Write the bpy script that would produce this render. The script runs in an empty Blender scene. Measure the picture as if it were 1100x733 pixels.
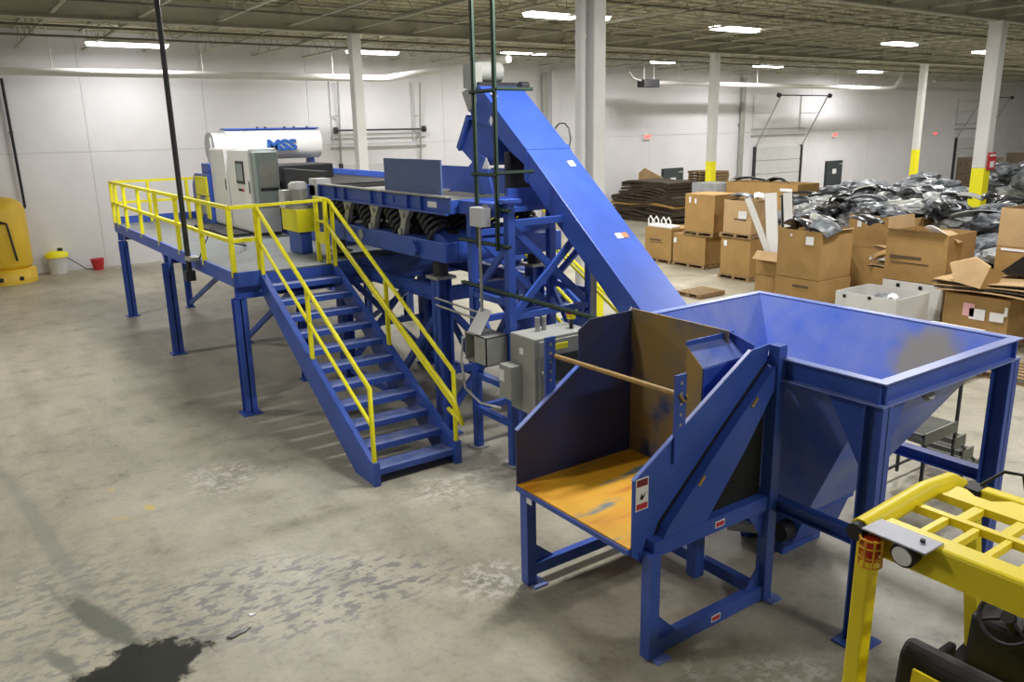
import bpy, math, random
from mathutils import Vector, Matrix, Euler
random.seed(7)
R = math.radians
sc = bpy.context.scene
C = sc.collection

# ------------------------------------------------------------------ camera
FPX = 870.7; PITCH = .255374; ROLL = -.0207167; YAW = .609347; CAMH = 4.4
def cam_basis():
    cy, sy, cp, sp = math.cos(YAW), math.sin(YAW), math.cos(PITCH), math.sin(PITCH)
    f = Vector((sy*cp, cy*cp, -sp)); r = Vector((cy, -sy, 0)); u = r.cross(f)
    c, s = math.cos(ROLL), math.sin(ROLL)
    return c*r+s*u, -s*r+c*u, f
cr, cu, cf = cam_basis()
cam = bpy.data.cameras.new('camera'); camo = bpy.data.objects.new('camera', cam); C.objects.link(camo)
cam.sensor_width = 36; cam.lens = FPX/1100*36; cam.clip_end = 300; cam.clip_start = .05
M4 = Matrix((cr, cu, -cf)).transposed().to_4x4(); M4.translation = (0, 0, CAMH)
camo.matrix_world = M4
sc.camera = camo

# ------------------------------------------------------------------ world, exposure
w = bpy.data.worlds.new('world'); sc.world = w; w.use_nodes = True
w.node_tree.nodes['Background'].inputs[0].default_value = (.8, .86, 1, 1)
w.node_tree.nodes['Background'].inputs[1].default_value = .25
vs = sc.view_settings
vs.view_transform = 'Standard'; vs.look = 'None'; vs.gamma = 1; vs.use_curve_mapping = False
vs.exposure = -.05
LAMP_WATT = 430.0

# ------------------------------------------------------------------ materials
MATS = {}
def mat(name, col, rough=.5, metal=0., var=0., vscale=3., col2=None, bump=0., bscale=40., emit=0., spec=None, alpha=None, trans=0.):
    m = bpy.data.materials.new(name); m.use_nodes = True
    nt = m.node_tree; b = nt.nodes['Principled BSDF']
    b.inputs['Base Color'].default_value = (*col, 1); b.inputs['Roughness'].default_value = rough; b.inputs['Metallic'].default_value = metal
    if spec is not None: b.inputs['Specular IOR Level'].default_value = spec
    if var or col2:
        tc = nt.nodes.new('ShaderNodeTexCoord'); n = nt.nodes.new('ShaderNodeTexNoise')
        n.inputs['Scale'].default_value = vscale; n.inputs['Detail'].default_value = 6; n.inputs['Roughness'].default_value = .6
        geo = nt.nodes.new('ShaderNodeNewGeometry')
        nt.links.new(geo.outputs['Position'], n.inputs['Vector'])
        rp = nt.nodes.new('ShaderNodeValToRGB'); rp.color_ramp.elements[0].position = .35; rp.color_ramp.elements[1].position = .68
        c2 = col2 if col2 else tuple(c*(1-var) for c in col)
        rp.color_ramp.elements[0].color = (*c2, 1); rp.color_ramp.elements[1].color = (*col, 1)
        nt.links.new(n.outputs['Fac'], rp.inputs['Fac']); nt.links.new(rp.outputs['Color'], b.inputs['Base Color'])
    if bump:
        n2 = nt.nodes.new('ShaderNodeTexNoise'); n2.inputs['Scale'].default_value = bscale; n2.inputs['Detail'].default_value = 4
        bp = nt.nodes.new('ShaderNodeBump'); bp.inputs['Strength'].default_value = bump; bp.inputs['Distance'].default_value = .02
        nt.links.new(n2.outputs['Fac'], bp.inputs['Height']); nt.links.new(bp.outputs['Normal'], b.inputs['Normal'])
    if emit:
        b.inputs['Emission Color'].default_value = (*col, 1); b.inputs['Emission Strength'].default_value = emit
    if trans: b.inputs['Transmission Weight'].default_value = trans
    MATS[name] = m; return m
BLUE = mat('blue paint', (.046, .112, .50), .40, var=.2, vscale=2.2)
BLUED = mat('blue stair tread', (.09, .16, .50), .5, col2=(.19, .23, .42), vscale=9)
BLUEW = mat('worn blue hopper steel', (.075, .17, .66), .42, col2=(.24, .29, .58), vscale=1.5)
YEL = mat('safety yellow', (.93, .86, .015), .45, var=.06, vscale=4)
YELD = mat('yellow enamel', (.78, .52, .03), .45, var=.12, vscale=2)
FLY = mat('forklift yellow', (.95, .78, .015), .4, var=.08, vscale=3)
DECK = mat('grey deck plate', (.17, .19, .20), .5, var=.25, vscale=3, bump=.15, bscale=60)
GALV = mat('galvanised grey', (.42, .43, .40), .45, metal=.3, var=.2, vscale=8)
GREY = mat('grey enclosure', (.36, .37, .34), .5, var=.1, vscale=5)
LGREY = mat('light grey enclosure', (.62, .63, .64), .45, var=.05)
GGREEN = mat('green grey panel', (.30, .36, .35), .5, var=.1)
WHITE = mat('white enamel', (.80, .80, .80), .35, var=.04)
BLACK = mat('black rubber', (.012, .012, .014), .55, var=.3)
DARK = mat('dark steel', (.05, .05, .055), .5, metal=.3, var=.3)
SPRING = mat('spring steel', (.045, .045, .05), .5, metal=.2, var=.3)
STRUT = mat('green strut', (.045, .085, .06), .5, var=.25, vscale=6)
CARD = mat('cardboard', (.40, .245, .085), .85, var=.16, vscale=2.5)
CARD2 = mat('pale cardboard', (.50, .34, .17), .85, var=.14, vscale=2.5)
CARDD = mat('dark cardboard', (.085, .062, .04), .9, var=.5, vscale=6)
CARDW = mat('white corrugated board', (.72, .72, .70), .7, var=.06)
WOOD = mat('pallet wood', (.34, .23, .12), .85, var=.3, vscale=7)
PAPER = mat('white paper', (.82, .82, .82), .7)
PINK = mat('pink paper', (.80, .45, .48), .8)
RED = mat('red plastic', (.55, .03, .04), .5)
PIPEW = mat('white pipe paint', (.78, .78, .76), .5, var=.06)
COLW = mat('white column paint', (.70, .70, .67), .5, var=.08, vscale=1.5)
PLASG = mat('grey plastic film', (.25, .275, .30), .34, col2=(.07, .08, .095), vscale=6, bump=.5, bscale=9)
PLASL = mat('clear crumpled film', (.50, .51, .50), .30, col2=(.20, .22, .23), vscale=7, bump=.6, bscale=8)
PLASK = mat('black plastic trim', (.018, .020, .022), .25, var=.3, vscale=5)
ORANGE = mat('worn orange tray paint', (.72, .33, .02), .5, col2=(.62, .24, .02), vscale=2)
BRASS = mat('tan rod', (.50, .32, .10), .5, var=.3, vscale=10)
GLASS = mat('lamp glass', (.85, .87, .9), .15)
AMBER = mat('red lamp lens', (.6, .05, .02), .3)
STEELP = mat('brushed steel plate', (.36, .37, .42), .45, metal=.5, var=.1)
DOORG = mat('dark door paint', (.045, .06, .065), .5, var=.2)
DOORW = mat('white door panel', (.62, .63, .63), .55, var=.06)
TUBE = mat('lit lamp', (1, .98, 1.0), .5, emit=9.0)
LOGOB = mat('blue lettering', (.02, .10, .38), .5)

def orange_tray():
    m = ORANGE; nt = m.node_tree; b = nt.nodes['Principled BSDF']
    geo = nt.nodes.new('ShaderNodeNewGeometry'); mp = nt.nodes.new('ShaderNodeMapping'); mp.inputs['Scale'].default_value = (.9, 3.2, 1)
    n = nt.nodes.new('ShaderNodeTexNoise'); n.inputs['Scale'].default_value = 1.5; n.inputs['Detail'].default_value = 3
    nt.links.new(geo.outputs['Position'], mp.inputs['Vector']); nt.links.new(mp.outputs['Vector'], n.inputs['Vector'])
    rp = nt.nodes.new('ShaderNodeValToRGB'); e = rp.color_ramp.elements
    e[0].position = .30; e[0].color = (.22, .28, .30, 1); e[1].position = .40; e[1].color = (.95, .52, .03, 1)
    k = e.new(.60); k.color = (.92, .44, .02, 1); k = e.new(.72); k.color = (.75, .28, .015, 1)
    nt.links.new(n.outputs['Fac'], rp.inputs['Fac']); nt.links.new(rp.outputs['Color'], b.inputs['Base Color'])
orange_tray()
def rust_plate():
    m = mat('scuffed bare steel', (.24, .19, .10), .5, metal=.2); nt = m.node_tree; b = nt.nodes['Principled BSDF']
    geo = nt.nodes.new('ShaderNodeNewGeometry'); n = nt.nodes.new('ShaderNodeTexNoise'); n.inputs['Scale'].default_value = 1.9; n.inputs['Detail'].default_value = 3
    nt.links.new(geo.outputs['Position'], n.inputs['Vector'])
    rp = nt.nodes.new('ShaderNodeValToRGB'); e = rp.color_ramp.elements
    e[0].position = .36; e[0].color = (.07, .10, .24, 1); e[1].position = .45; e[1].color = (.30, .24, .13, 1)
    k = e.new(.62); k.color = (.38, .26, .08, 1)
    nt.links.new(n.outputs['Fac'], rp.inputs['Fac']); nt.links.new(rp.outputs['Color'], b.inputs['Base Color'])
    return m
RUST = rust_plate()
def floor_mat():
    m = bpy.data.materials.new('worn concrete'); m.use_nodes = True; nt = m.node_tree; b = nt.nodes['Principled BSDF']
    geo = nt.nodes.new('ShaderNodeNewGeometry')
    def noise(s, d=6, r=.6, sc3=None):
        n = nt.nodes.new('ShaderNodeTexNoise'); n.inputs['Scale'].default_value = s; n.inputs['Detail'].default_value = d; n.inputs['Roughness'].default_value = r
        src = geo.outputs['Position']
        if sc3:
            mp = nt.nodes.new('ShaderNodeMapping'); mp.inputs['Scale'].default_value = sc3; nt.links.new(src, mp.inputs['Vector']); src = mp.outputs['Vector']
        nt.links.new(src, n.inputs['Vector']); return n
    def ramp(n, stops):
        rp = nt.nodes.new('ShaderNodeValToRGB'); e = rp.color_ramp.elements
        e[0].position, e[0].color = stops[0][0], (*stops[0][1], 1); e[1].position, e[1].color = stops[-1][0], (*stops[-1][1], 1)
        for p, c in stops[1:-1]: k = e.new(p); k.color = (*c, 1)
        nt.links.new(n.outputs['Fac'], rp.inputs['Fac']); return rp
    def mul(a, bb, f=1.):
        mx = nt.nodes.new('ShaderNodeMix'); mx.data_type = 'RGBA'; mx.blend_type = 'MULTIPLY'; mx.inputs['Factor'].default_value = f
        nt.links.new(a, mx.inputs['A']); nt.links.new(bb, mx.inputs['B']); return mx.outputs['Result']
    base = ramp(noise(.55, 8, .65), [(.3, (.335, .315, .245)), (.5, (.43, .405, .32)), (.7, (.50, .475, .385))])
    blot = ramp(noise(1.9, 7, .7), [(.30, (.52, .52, .50)), (.45, (.90, .90, .89)), (.7, (1.08, 1.07, 1.05))])
    streak = ramp(noise(1.3, 5, .6, (1.5, .35, 1)), [(.3, (.80, .80, .79)), (.55, (1, 1, 1))])
    fine = ramp(noise(14, 4, .7), [(.28, (.80, .80, .82)), (.5, (1, 1, 1))])
    c = mul(mul(mul(base.outputs['Color'], blot.outputs['Color'], .85), streak.outputs['Color']), fine.outputs['Color'])
    def mask(cx, cy, rx, ry, rot, amp, nscale, soft, thr=1.):
        mp = nt.nodes.new('ShaderNodeMapping'); mp.vector_type = 'TEXTURE'
        mp.inputs['Location'].default_value = (cx, cy, 0); mp.inputs['Rotation'].default_value = (0, 0, rot); mp.inputs['Scale'].default_value = (rx, ry, 1)
        nt.links.new(geo.outputs['Position'], mp.inputs['Vector'])
        ln = nt.nodes.new('ShaderNodeVectorMath'); ln.operation = 'LENGTH'; nt.links.new(mp.outputs['Vector'], ln.inputs[0])
        n = noise(nscale, 5, .65)
        a = nt.nodes.new('ShaderNodeMath'); a.operation = 'MULTIPLY_ADD'; a.inputs[1].default_value = amp; nt.links.new(n.outputs['Fac'], a.inputs[0]); nt.links.new(ln.outputs['Value'], a.inputs[2])
        mr = nt.nodes.new('ShaderNodeMapRange'); k = thr+amp*.5; mr.inputs['From Min'].default_value = k-soft; mr.inputs['From Max'].default_value = k+soft; mr.inputs['To Min'].default_value = 1; mr.inputs['To Max'].default_value = 0
        nt.links.new(a.outputs['Value'], mr.inputs['Value']); return mr.outputs['Result']
    def lay(c, f, col, k=1.):
        if k != 1.:
            mm = nt.nodes.new('ShaderNodeMath'); mm.operation = 'MULTIPLY'; mm.inputs[1].default_value = k; nt.links.new(f, mm.inputs[0]); f = mm.outputs['Value']
        mx = nt.nodes.new('ShaderNodeMix'); mx.data_type = 'RGBA'; nt.links.new(f, mx.inputs['Factor']); nt.links.new(c, mx.inputs['A']); mx.inputs['B'].default_value = (*col, 1); return mx.outputs['Result']
    def mulm(a, bb):
        mm = nt.nodes.new('ShaderNodeMath'); mm.operation = 'MULTIPLY'; nt.links.new(a, mm.inputs[0]); nt.links.new(bb, mm.inputs[1]); return mm.outputs['Value']
    # flaking grey coating right of the oil stain, broken up by a fine noise
    fl = nt.nodes.new('ShaderNodeMapRange'); fl.inputs['From Min'].default_value = .50; fl.inputs['From Max'].default_value = .57; nfl = noise(5.5, 6, .62, (1.0, 1.9, 1)); nt.links.new(nfl.outputs['Fac'], fl.inputs['Value'])
    c = lay(c, mulm(fl.outputs['Result'], mask(2.05, 7.2, 1.25, .75, -.5, .6, 1.5, .25)), (.155, .152, .155), .85)
    c = lay(c, mulm(fl.outputs['Result'], mask(.3, 7.9, .9, 1.5, 0, .6, 1.5, .25)), (.20, .205, .19), .7)
    c = lay(c, mulm(fl.outputs['Result'], mask(3.1, 6.9, .8, .45, -.5, .6, 1.5, .3)), (.17, .165, .165), .8)
    # old joint stain, yellow paint specks, pale scuffs
    c = lay(c, mask(.42, 10.0, .09, 2.6, .10, .8, 3, .4), (.24, .235, .21), .55)
    c = lay(c, mask(1.55, 10.05, .05, .10, .3, 1.2, 9, .3), (.62, .46, .10), .8); c = lay(c, mask(1.22, 9.95, .12, .03, -.5, 1.2, 9, .3), (.55, .44, .16), .7); c = lay(c, mask(1.25, 10.9, .04, .07, 0, 1.2, 9, .3), (.55, .44, .16), .7)
    sf = nt.nodes.new('ShaderNodeMapRange'); sf.inputs['From Min'].default_value = .48; sf.inputs['From Max'].default_value = .56; nsf = noise(7, 5, .7); nt.links.new(nsf.outputs['Fac'], sf.inputs['Value'])
    for m_ in (mask(5.1, 3.5, .45, .20, -.6, .6, 3, .3), mask(4.6, 3.95, .2, .12, .5, .6, 3, .3), mask(3.95, 6.15, .40, .35, .2, .6, 3, .3), mask(2.55, 10.4, .45, .5, 0, .6, 3, .4), mask(4.9, 8.3, .7, .35, 0, .6, 3, .4)):
        c = lay(c, mulm(sf.outputs['Result'], m_), (.60, .58, .52), .75)
    # oil: broad damp halo, main stain, tapering tail
    m1 = mask(.74, 6.72, .56, .42, .4, 1.9, 4.5, .12); m2 = mask(.64, 7.75, .72, .12, -1.27, 1.7, 5, .25); m3 = mask(.25, 7.3, .07, .28, .35, .9, 6, .3)
    c = lay(c, m3, (.15, .16, .13), .8); c = lay(c, m2, (.10, .115, .085), .85); c = lay(c, m1, (.018, .020, .016), .97)
    sp = nt.nodes.new('ShaderNodeMapRange'); sp.inputs['To Min'].default_value = .5; sp.inputs['To Max'].default_value = .12; nt.links.new(m1, sp.inputs['Value']); nt.links.new(sp.outputs['Result'], b.inputs['Specular IOR Level'])
    nt.links.new(c, b.inputs['Base Color'])
    rr = nt.nodes.new('ShaderNodeMapRange'); rr.inputs['To Min'].default_value = .30; rr.inputs['To Max'].default_value = .58
    nn = noise(2.2, 5); nt.links.new(nn.outputs['Fac'], rr.inputs['Value']); nt.links.new(rr.outputs['Result'], b.inputs['Roughness'])
    return m
FLOOR = floor_mat()
WALL = mat('white painted concrete', (.76, .76, .79), .75, var=.07, vscale=.7)
CEIL = mat('olive roof deck', (.56, .54, .40), .85, col2=(.40, .38, .26), vscale=.9)
JOIST = mat('joist paint', (.52, .51, .41), .8, var=.2, vscale=2)
WET = mat('wet oily stain', (.014, .015, .013), .25, col2=(.045, .048, .040), vscale=4, spec=.25)
STAIN = mat('dull grey stain', (.20, .20, .19), .35, col2=(.27, .265, .235), vscale=7)
PATCH = mat('pale cement patch', (.50, .48, .42), .6, var=.15, vscale=9)

# ------------------------------------------------------------------ mesh builder
class MB:
    def __init__(s): s.v = []; s.f = []; s.sm = []
    def add(s, vs, fs, smooth=False):
        o = len(s.v); s.v += [Vector(v) for v in vs]; s.f += [tuple(i+o for i in f) for f in fs]; s.sm += [smooth]*len(fs); return s
    def box(s, x0, x1, y0, y1, z0, z1):
        return s.add([(x0,y0,z0),(x1,y0,z0),(x1,y1,z0),(x0,y1,z0),(x0,y0,z1),(x1,y0,z1),(x1,y1,z1),(x0,y1,z1)],
                     [(3,2,1,0),(4,5,6,7),(0,1,5,4),(1,2,6,5),(2,3,7,6),(3,0,4,7)])
    def hexa(s, b, t):   # bottom quad, top quad (ccw from above)
        return s.add(list(b)+list(t), [(3,2,1,0),(4,5,6,7),(0,1,5,4),(1,2,6,5),(2,3,7,6),(3,0,4,7)])
    def bar(s, p, q, w, h, up=(0,0,1)):
        p, q = Vector(p), Vector(q); d = (q-p).normalized(); u = Vector(up)
        if abs(d.dot(u)) > .98: u = Vector((0,1,0))
        sd = d.cross(u).normalized(); u = sd.cross(d).normalized()
        a, b = sd*w/2, u*h/2
        return s.add([p-a-b, p+a-b, p+a+b, p-a+b, q-a-b, q+a-b, q+a+b, q-a+b], [(3,2,1,0),(4,5,6,7),(0,1,5,4),(1,2,6,5),(2,3,7,6),(3,0,4,7)])
    def ibeam(s, p, q, w, h, up=(0,0,1), t=.018):
        p, q = Vector(p), Vector(q); d = (q-p).normalized(); u = Vector(up)
        sd = d.cross(u).normalized(); u = sd.cross(d).normalized()
        s.bar(p, q, t, h, u)
        for k in (-1, 1): s.bar(p+u*k*(h/2-t/2), q+u*k*(h/2-t/2), w, t, u)
        return s
    def tube(s, pts, r, n=8, closed=False):
        pts = [Vector(p) for p in pts]; rings = []; N = len(pts)
        for i, p in enumerate(pts):
            if closed: d = (pts[(i+1) % N]-pts[i-1]).normalized()
            elif i == 0: d = (pts[1]-p).normalized()
            elif i == N-1: d = (p-pts[-2]).normalized()
            else: d = ((pts[i+1]-p).normalized()+(p-pts[i-1]).normalized()).normalized()
            if i == 0:
                u = Vector((0,0,1)) if abs(d.z) < .9 else Vector((1,0,0))
                a = d.cross(u).normalized()
            else: a = (a-d*a.dot(d)).normalized()
            b = d.cross(a); k = 1.
            if 0 < i < N-1:
                cs = (pts[i+1]-p).normalized().dot(d); k = min(1/max(cs, .5), 1.6)
            rings.append([p+(a*math.cos(2*math.pi*j/n)+b*math.sin(2*math.pi*j/n))*r*(k if False else 1) for j in range(n)])
        vs = [v for rg in rings for v in rg]; fs = []
        for i in range(N if closed else N-1):
            i2 = (i+1) % N
            for j in range(n): fs.append((i*n+j, i*n+(j+1) % n, i2*n+(j+1) % n, i2*n+j))
        s.add(vs, fs, True)
        if not closed: s.add(rings[0]+rings[-1], [tuple(range(n-1,-1,-1)), tuple(range(n,2*n))])
        return s
    def cyl(s, p, q, r, n=16, r2=None):
        p, q = Vector(p), Vector(q); d = (q-p).normalized(); u = Vector((0,0,1)) if abs(d.z) < .9 else Vector((1,0,0))
        a = d.cross(u).normalized(); b = d.cross(a); r2 = r if r2 is None else r2
        A = [p+(a*math.cos(2*math.pi*j/n)+b*math.sin(2*math.pi*j/n))*r for j in range(n)]
        B = [q+(a*math.cos(2*math.pi*j/n)+b*math.sin(2*math.pi*j/n))*r2 for j in range(n)]
        s.add(A+B, [(j, (j+1) % n, n+(j+1) % n, n+j) for j in range(n)], True)
        return s.add(A+B, [tuple(range(n-1,-1,-1)), tuple(range(n,2*n))])
    def lathe(s, c, prof, n=20):
        c = Vector(c); vs = []
        for r, z in prof: vs += [c+Vector((r*math.cos(2*math.pi*j/n), r*math.sin(2*math.pi*j/n), z)) for j in range(n)]
        fs = [(i*n+j, i*n+(j+1) % n, (i+1)*n+(j+1) % n, (i+1)*n+j) for i in range(len(prof)-1) for j in range(n)]
        s.add(vs, fs, True); m = len(prof)-1
        return s.add([vs[j] for j in range(n)]+[vs[m*n+j] for j in range(n)], [tuple(range(n-1,-1,-1)), tuple(range(n,2*n))])
    def prism(s, poly, off):   # planar polygon (3d points) extruded by off
        n = len(poly); off = Vector(off); P = [Vector(p) for p in poly]
        return s.add(P+[p+off for p in P], [tuple(range(n-1,-1,-1)), tuple(range(n,2*n))]+[(i, (i+1) % n, n+(i+1) % n, n+i) for i in range(n)])
    def build(s, name, m, parent=None, local=False, bevel=0.):
        me = bpy.data.meshes.new(name); o = bpy.data.objects.new(name, me); C.objects.link(o)
        org = Vector((0,0,0))
        if parent is not None and not local:
            org = Vector(parent.location); pp = parent.parent
            while pp is not None: org += Vector(pp.location); pp = pp.parent
        if parent is None and s.v:
            xs = [v.x for v in s.v]; ys = [v.y for v in s.v]; zs = [v.z for v in s.v]
            org = Vector(((min(xs)+max(xs))/2, (min(ys)+max(ys))/2, min(zs))); o.location = org
        elif parent is not None and not local: pass
        me.from_pydata([v-org for v in s.v], [], s.f); me.materials.append(m)
        for p, sm in zip(me.polygons, s.sm): p.use_smooth = sm
        me.update(); import bmesh
        bm = bmesh.new(); bm.from_mesh(me); bmesh.ops.recalc_face_normals(bm, faces=bm.faces); bm.to_mesh(me); bm.free()
        if bevel:
            md = o.modifiers.new('bevel', 'BEVEL'); md.width = bevel; md.segments = 2; md.limit_method = 'ANGLE'
        if parent is not None: o.parent = parent
        return o
def tag(o, label=None, cat=None, group=None, kind=None):
    if label: o['label'] = label
    if cat: o['category'] = cat
    if group: o['group'] = group
    if kind: o['kind'] = kind
    return o
def thing(name, loc, label=None, cat=None, group=None, kind=None, rz=0):
    o = bpy.data.objects.new(name, None); C.objects.link(o); o.location = loc; o.rotation_euler.z = rz; o.empty_display_size = .2
    return tag(o, label, cat, group, kind)
def copy_tree(o, parent=None):
    c = o.copy(); C.objects.link(c); c.parent = parent
    for ch in list(o.children): copy_tree(ch, c)
    return c
def text_mesh(txt, size, name, m, parent, mtx, depth=.004, offset=0.):
    cu_ = bpy.data.curves.new(name, 'FONT'); cu_.body = txt; cu_.size = size; cu_.extrude = depth; cu_.align_x = 'CENTER'; cu_.align_y = 'CENTER'; cu_.offset = offset
    t = bpy.data.objects.new(name, cu_); C.objects.link(t)
    dg = bpy.context.evaluated_depsgraph_get(); me = bpy.data.meshes.new_from_object(t.evaluated_get(dg))
    bpy.data.objects.remove(t); bpy.data.curves.remove(cu_)
    me.materials.clear(); me.materials.append(m); me.name = name
    o = bpy.data.objects.new(name, me); C.objects.link(o); o.parent = parent; o.matrix_basis = mtx
    return o

# ------------------------------------------------------------------ setting: floor, walls, ceiling
XL, XR, YF, YB, ZC = -16., 76., -10., 31.5, 7.9
tag(MB().box(XL, XR, YF, YB, -.2, 0).build('floor', FLOOR), kind='structure')
tag(MB().box(XL-.2, XL, YF, YB, 0, ZC).build('wall_left', WALL), kind='structure')
tag(MB().box(XR, XR+.2, YF, YB, 0, ZC).build('wall_right', WALL), kind='structure')
tag(MB().box(XL, XR, YF-.2, YF, 0, ZC).build('wall_front', WALL), kind='structure')
# back wall: cast panels in two courses with recessed joints
wb = thing('wall_back', ((XL+XR)/2, YB, 0), kind='structure')
MB().box(XL, XR, YB+.03, YB+.25, 0, ZC).build('joint_backing', mat('joint grey', (.48, .48, .49), .8), wb)
JZ = 3.95
edges = [XL] + [x for x in [-9.6, -2.0, 4.6, 8.55, 12.5, 18.6, 24.6, 31.0, 37.9, 44.6, 51.0, 58.5, 66.] if XL < x < XR] + [XR]
for a, b in zip(edges[:-1], edges[1:]):
    for z0, z1 in ((0, JZ), (JZ, ZC)):
        MB().box(a+.006, b-.006, YB, YB+.1, z0+(.007 if z0 else 0), z1-(.007 if z1 < ZC else 0)).build('panel', WALL, wb)
# ceiling: ribbed deck, joists, girders
ce = thing('ceiling', ((XL+XR)/2, 10, ZC), kind='structure')
mb = MB(); MBW = .6; y = YF
while y < YB:
    mb.box(XL, XR, y, y+MBW*.55, ZC-.06, ZC); mb.box(XL, XR, y+MBW*.55, y+MBW, ZC-.004, ZC+.05); y += MBW
mb.box(XL-.2, XR+.2, YF-.2, YB+.2, ZC+.05, ZC+.15)
mb.build('roof_deck', CEIL, ce)
COLX = [-4.7, 10.54, 25.8, 41.05, 56.3]; ROW = [1.7, 12.2, 22.7]
jb_ = MB(); jb_.box(-.045, .045, YF, YB, -.04, 0); jb_.box(-.045, .045, YF, YB, -.60, -.555)
jo = None; xj = COLX[0]-1.905*5
def joist_web():
    m = MB(); y = YF+.2; k = 0
    while y+.6 < YB:
        m.bar((0, y, -.03 if k % 2 else -.57), (0, y+.6, -.57 if k % 2 else -.03), .022, .022, (1,0,0)); y += .6; k += 1
    return m
first = None
while xj < XR:
    if first is None:
        first = jb_.build('roof_joist', JOIST, ce, local=True); wbm = joist_web().build('web', JOIST, first, local=True)
        o, wo = first, wbm
    else:
        o = first.copy(); C.objects.link(o); wo = wbm.copy(); C.objects.link(wo); wo.parent = o
    o.location = (xj-ce.location.x, -10, -.07); xj += 1.905
gm = None
for gy in ROW:
    m = MB().ibeam((XL, gy, 7.40), (XR, gy, 7.40), .26, .56, t=.03)
    m.build('girder', JOIST, ce)
# conduits / bridging lines under the deck, running across the joists
for yy, zz, rr in ((24.9, 7.22, .03), (27.1, 7.2, .03), (20.3, 7.24, .025), (15.2, 7.24, .025)):
    MB().cyl((XL, yy, zz), (XR, yy, zz), rr, 8).build('bridging_rod', mat('rod paint', (.16, .155, .12), .7), ce)

# columns
def column(x, y, label, wd=.30, pipe=False):
    t = thing('building_column', (x, y, 0), label, 'column', 'steel roof columns')
    zy = 3.0
    m = MB()
    for z0, z1, mm, nm in ((0, zy, YEL, 'yellow_base'), (zy, 7.12, COLW, 'shaft')):
        MB().box(x-wd/2, x+wd/2, y-wd/2, y+wd/2, z0, z1).build(nm, mm, t, bevel=.02)
    MB().box(x-.22, x+.22, y-.22, y+.22, 7.09, 7.125).build('cap_plate', COLW, t)
    return t
c1 = column(COLX[1], ROW[2], 'white column behind the sorting platform in front of the left dock door')
c2 = column(COLX[2], ROW[2], 'thin white column with yellow base behind the upper cardboard box')
c3 = column(COLX[3], ROW[2], 'farthest white column with yellow base between the two red exit signs')
c4 = column(COLX[1], ROW[1], 'thick white column with yellow base right behind the blue inclined conveyor')
c5 = column(COLX[2], ROW[1], 'white column with yellow base and red sign standing among the scrap boxes', .38)
# drain pipe strapped to the thick column
dp = thing('roof_drain_pipe', (COLX[1]-.34, ROW[1]+.10, 0), 'white roof drain pipe running down beside the thick column', 'pipe')
MB().cyl((COLX[1]-.27, ROW[1]+.08, 0), (COLX[1]-.27, ROW[1]+.08, 7.1), .105, 14).build('pipe', COLW, dp)
for z in (1.2, 3.6, 6.0): MB().cyl((COLX[1]-.27, ROW[1]+.08, z), (COLX[1]-.27, ROW[1]+.08, z+.06), .118, 14).build('strap', COLW, dp)
# red sign on column c5
sg = thing('fire_extinguisher_sign', (COLX[2]+.12, ROW[1]-.30, 2.95), 'red and white square sign on the column among the boxes', 'sign')
MB().box(COLX[2]-.10, COLX[2]+.34, ROW[1]-.24, ROW[1]-.20, 2.95, 3.45).build('panel', RED, sg)
MB().box(COLX[2]+.0, COLX[2]+.24, ROW[1]-.250, ROW[1]-.24, 3.02, 3.20).build('pictogram', PAPER, sg)
MB().box(COLX[2]-.06, COLX[2]+.30, ROW[1]-.250, ROW[1]-.24, 3.34, 3.40).build('stripe', PAPER, sg)

# ceiling lamps
def lamp(x, y, z, label, lit=1., L=1.9):
    t = thing('ceiling_lamp', (x, y, z), label, 'lamp', 'linear lamps under the roof')
    m = MB(); m.add([(x-L/2-.05, y-.22, z+.0), (x+L/2+.05, y-.22, z), (x+L/2+.05, y+.22, z), (x-L/2-.05, y+.22, z), (x-L/2, y-.09, z+.13), (x+L/2, y-.09, z+.13), (x+L/2, y+.09, z+.13), (x-L/2, y+.09, z+.13)],
          [(4,5,6,7),(0,1,5,4),(1,2,6,5),(2,3,7,6),(3,0,4,7)]); m.build('reflector', WHITE, t)
    m = MB(); m.hexa([(x-L/2, y-.17, z-.09), (x+L/2, y-.17, z-.09), (x+L/2, y+.17, z-.09), (x-L/2, y+.17, z-.09)], [(x-L/2-.03, y-.2, z+.01), (x+L/2+.03, y-.2, z+.01), (x+L/2+.03, y+.2, z+.01), (x-L/2-.03, y+.2, z+.01)])
    m.build('diffuser', TUBE, t)
    for s in (-1, 1): MB().cyl((x+s*L*.35, y, z+.12), (x+s*L*.35, y, 7.86), .012, 6).build('hanger', GALV, t)
    ld = bpy.data.lights.new('lamp_light', 'AREA'); ld.shape = 'RECTANGLE'; ld.size = L; ld.size_y = .34; ld.energy = LAMP_WATT*lit; ld.color = (1, .97, .94)
    lo = bpy.data.objects.new('lamp_light', ld); C.objects.link(lo); lo.parent = t; lo.location = (0, 0, -.1)
    return t
lamp(5.75, 29.0, 7.25, 'lit lamp near the back wall above the left white pipe, leftmost of all', .4, 2.3)
lamp(13.9, 28.4, 7.25, 'lit lamp partly behind the column in front of the left dock door', .5)
lamp(19.9, 27.3, 7.3, 'lit lamp directly above the head of the blue conveyor', .6)
lamp(27.9, 27.6, 7.25, 'small lit lamp above the unit heater at the back wall', .4, 1.2)
lamp(35.2, 27.5, 7.25, 'lit lamp in front of the centre dock door track', .8)
lamp(45.4, 28.3, 7.25, 'rearmost lit lamp just left of the farthest column', .9)
lamp(13.95, 17.9, 7.3, 'lit lamp just left of the thick white column at the top', 1., 1.5)
lamp(15.35, 17.75, 7.3, 'small lit lamp half hidden by the thick white column', .4, .7)
lamp(21.1, 17.8, 7.3, 'large lit lamp between the thick column and the right girder')
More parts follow.
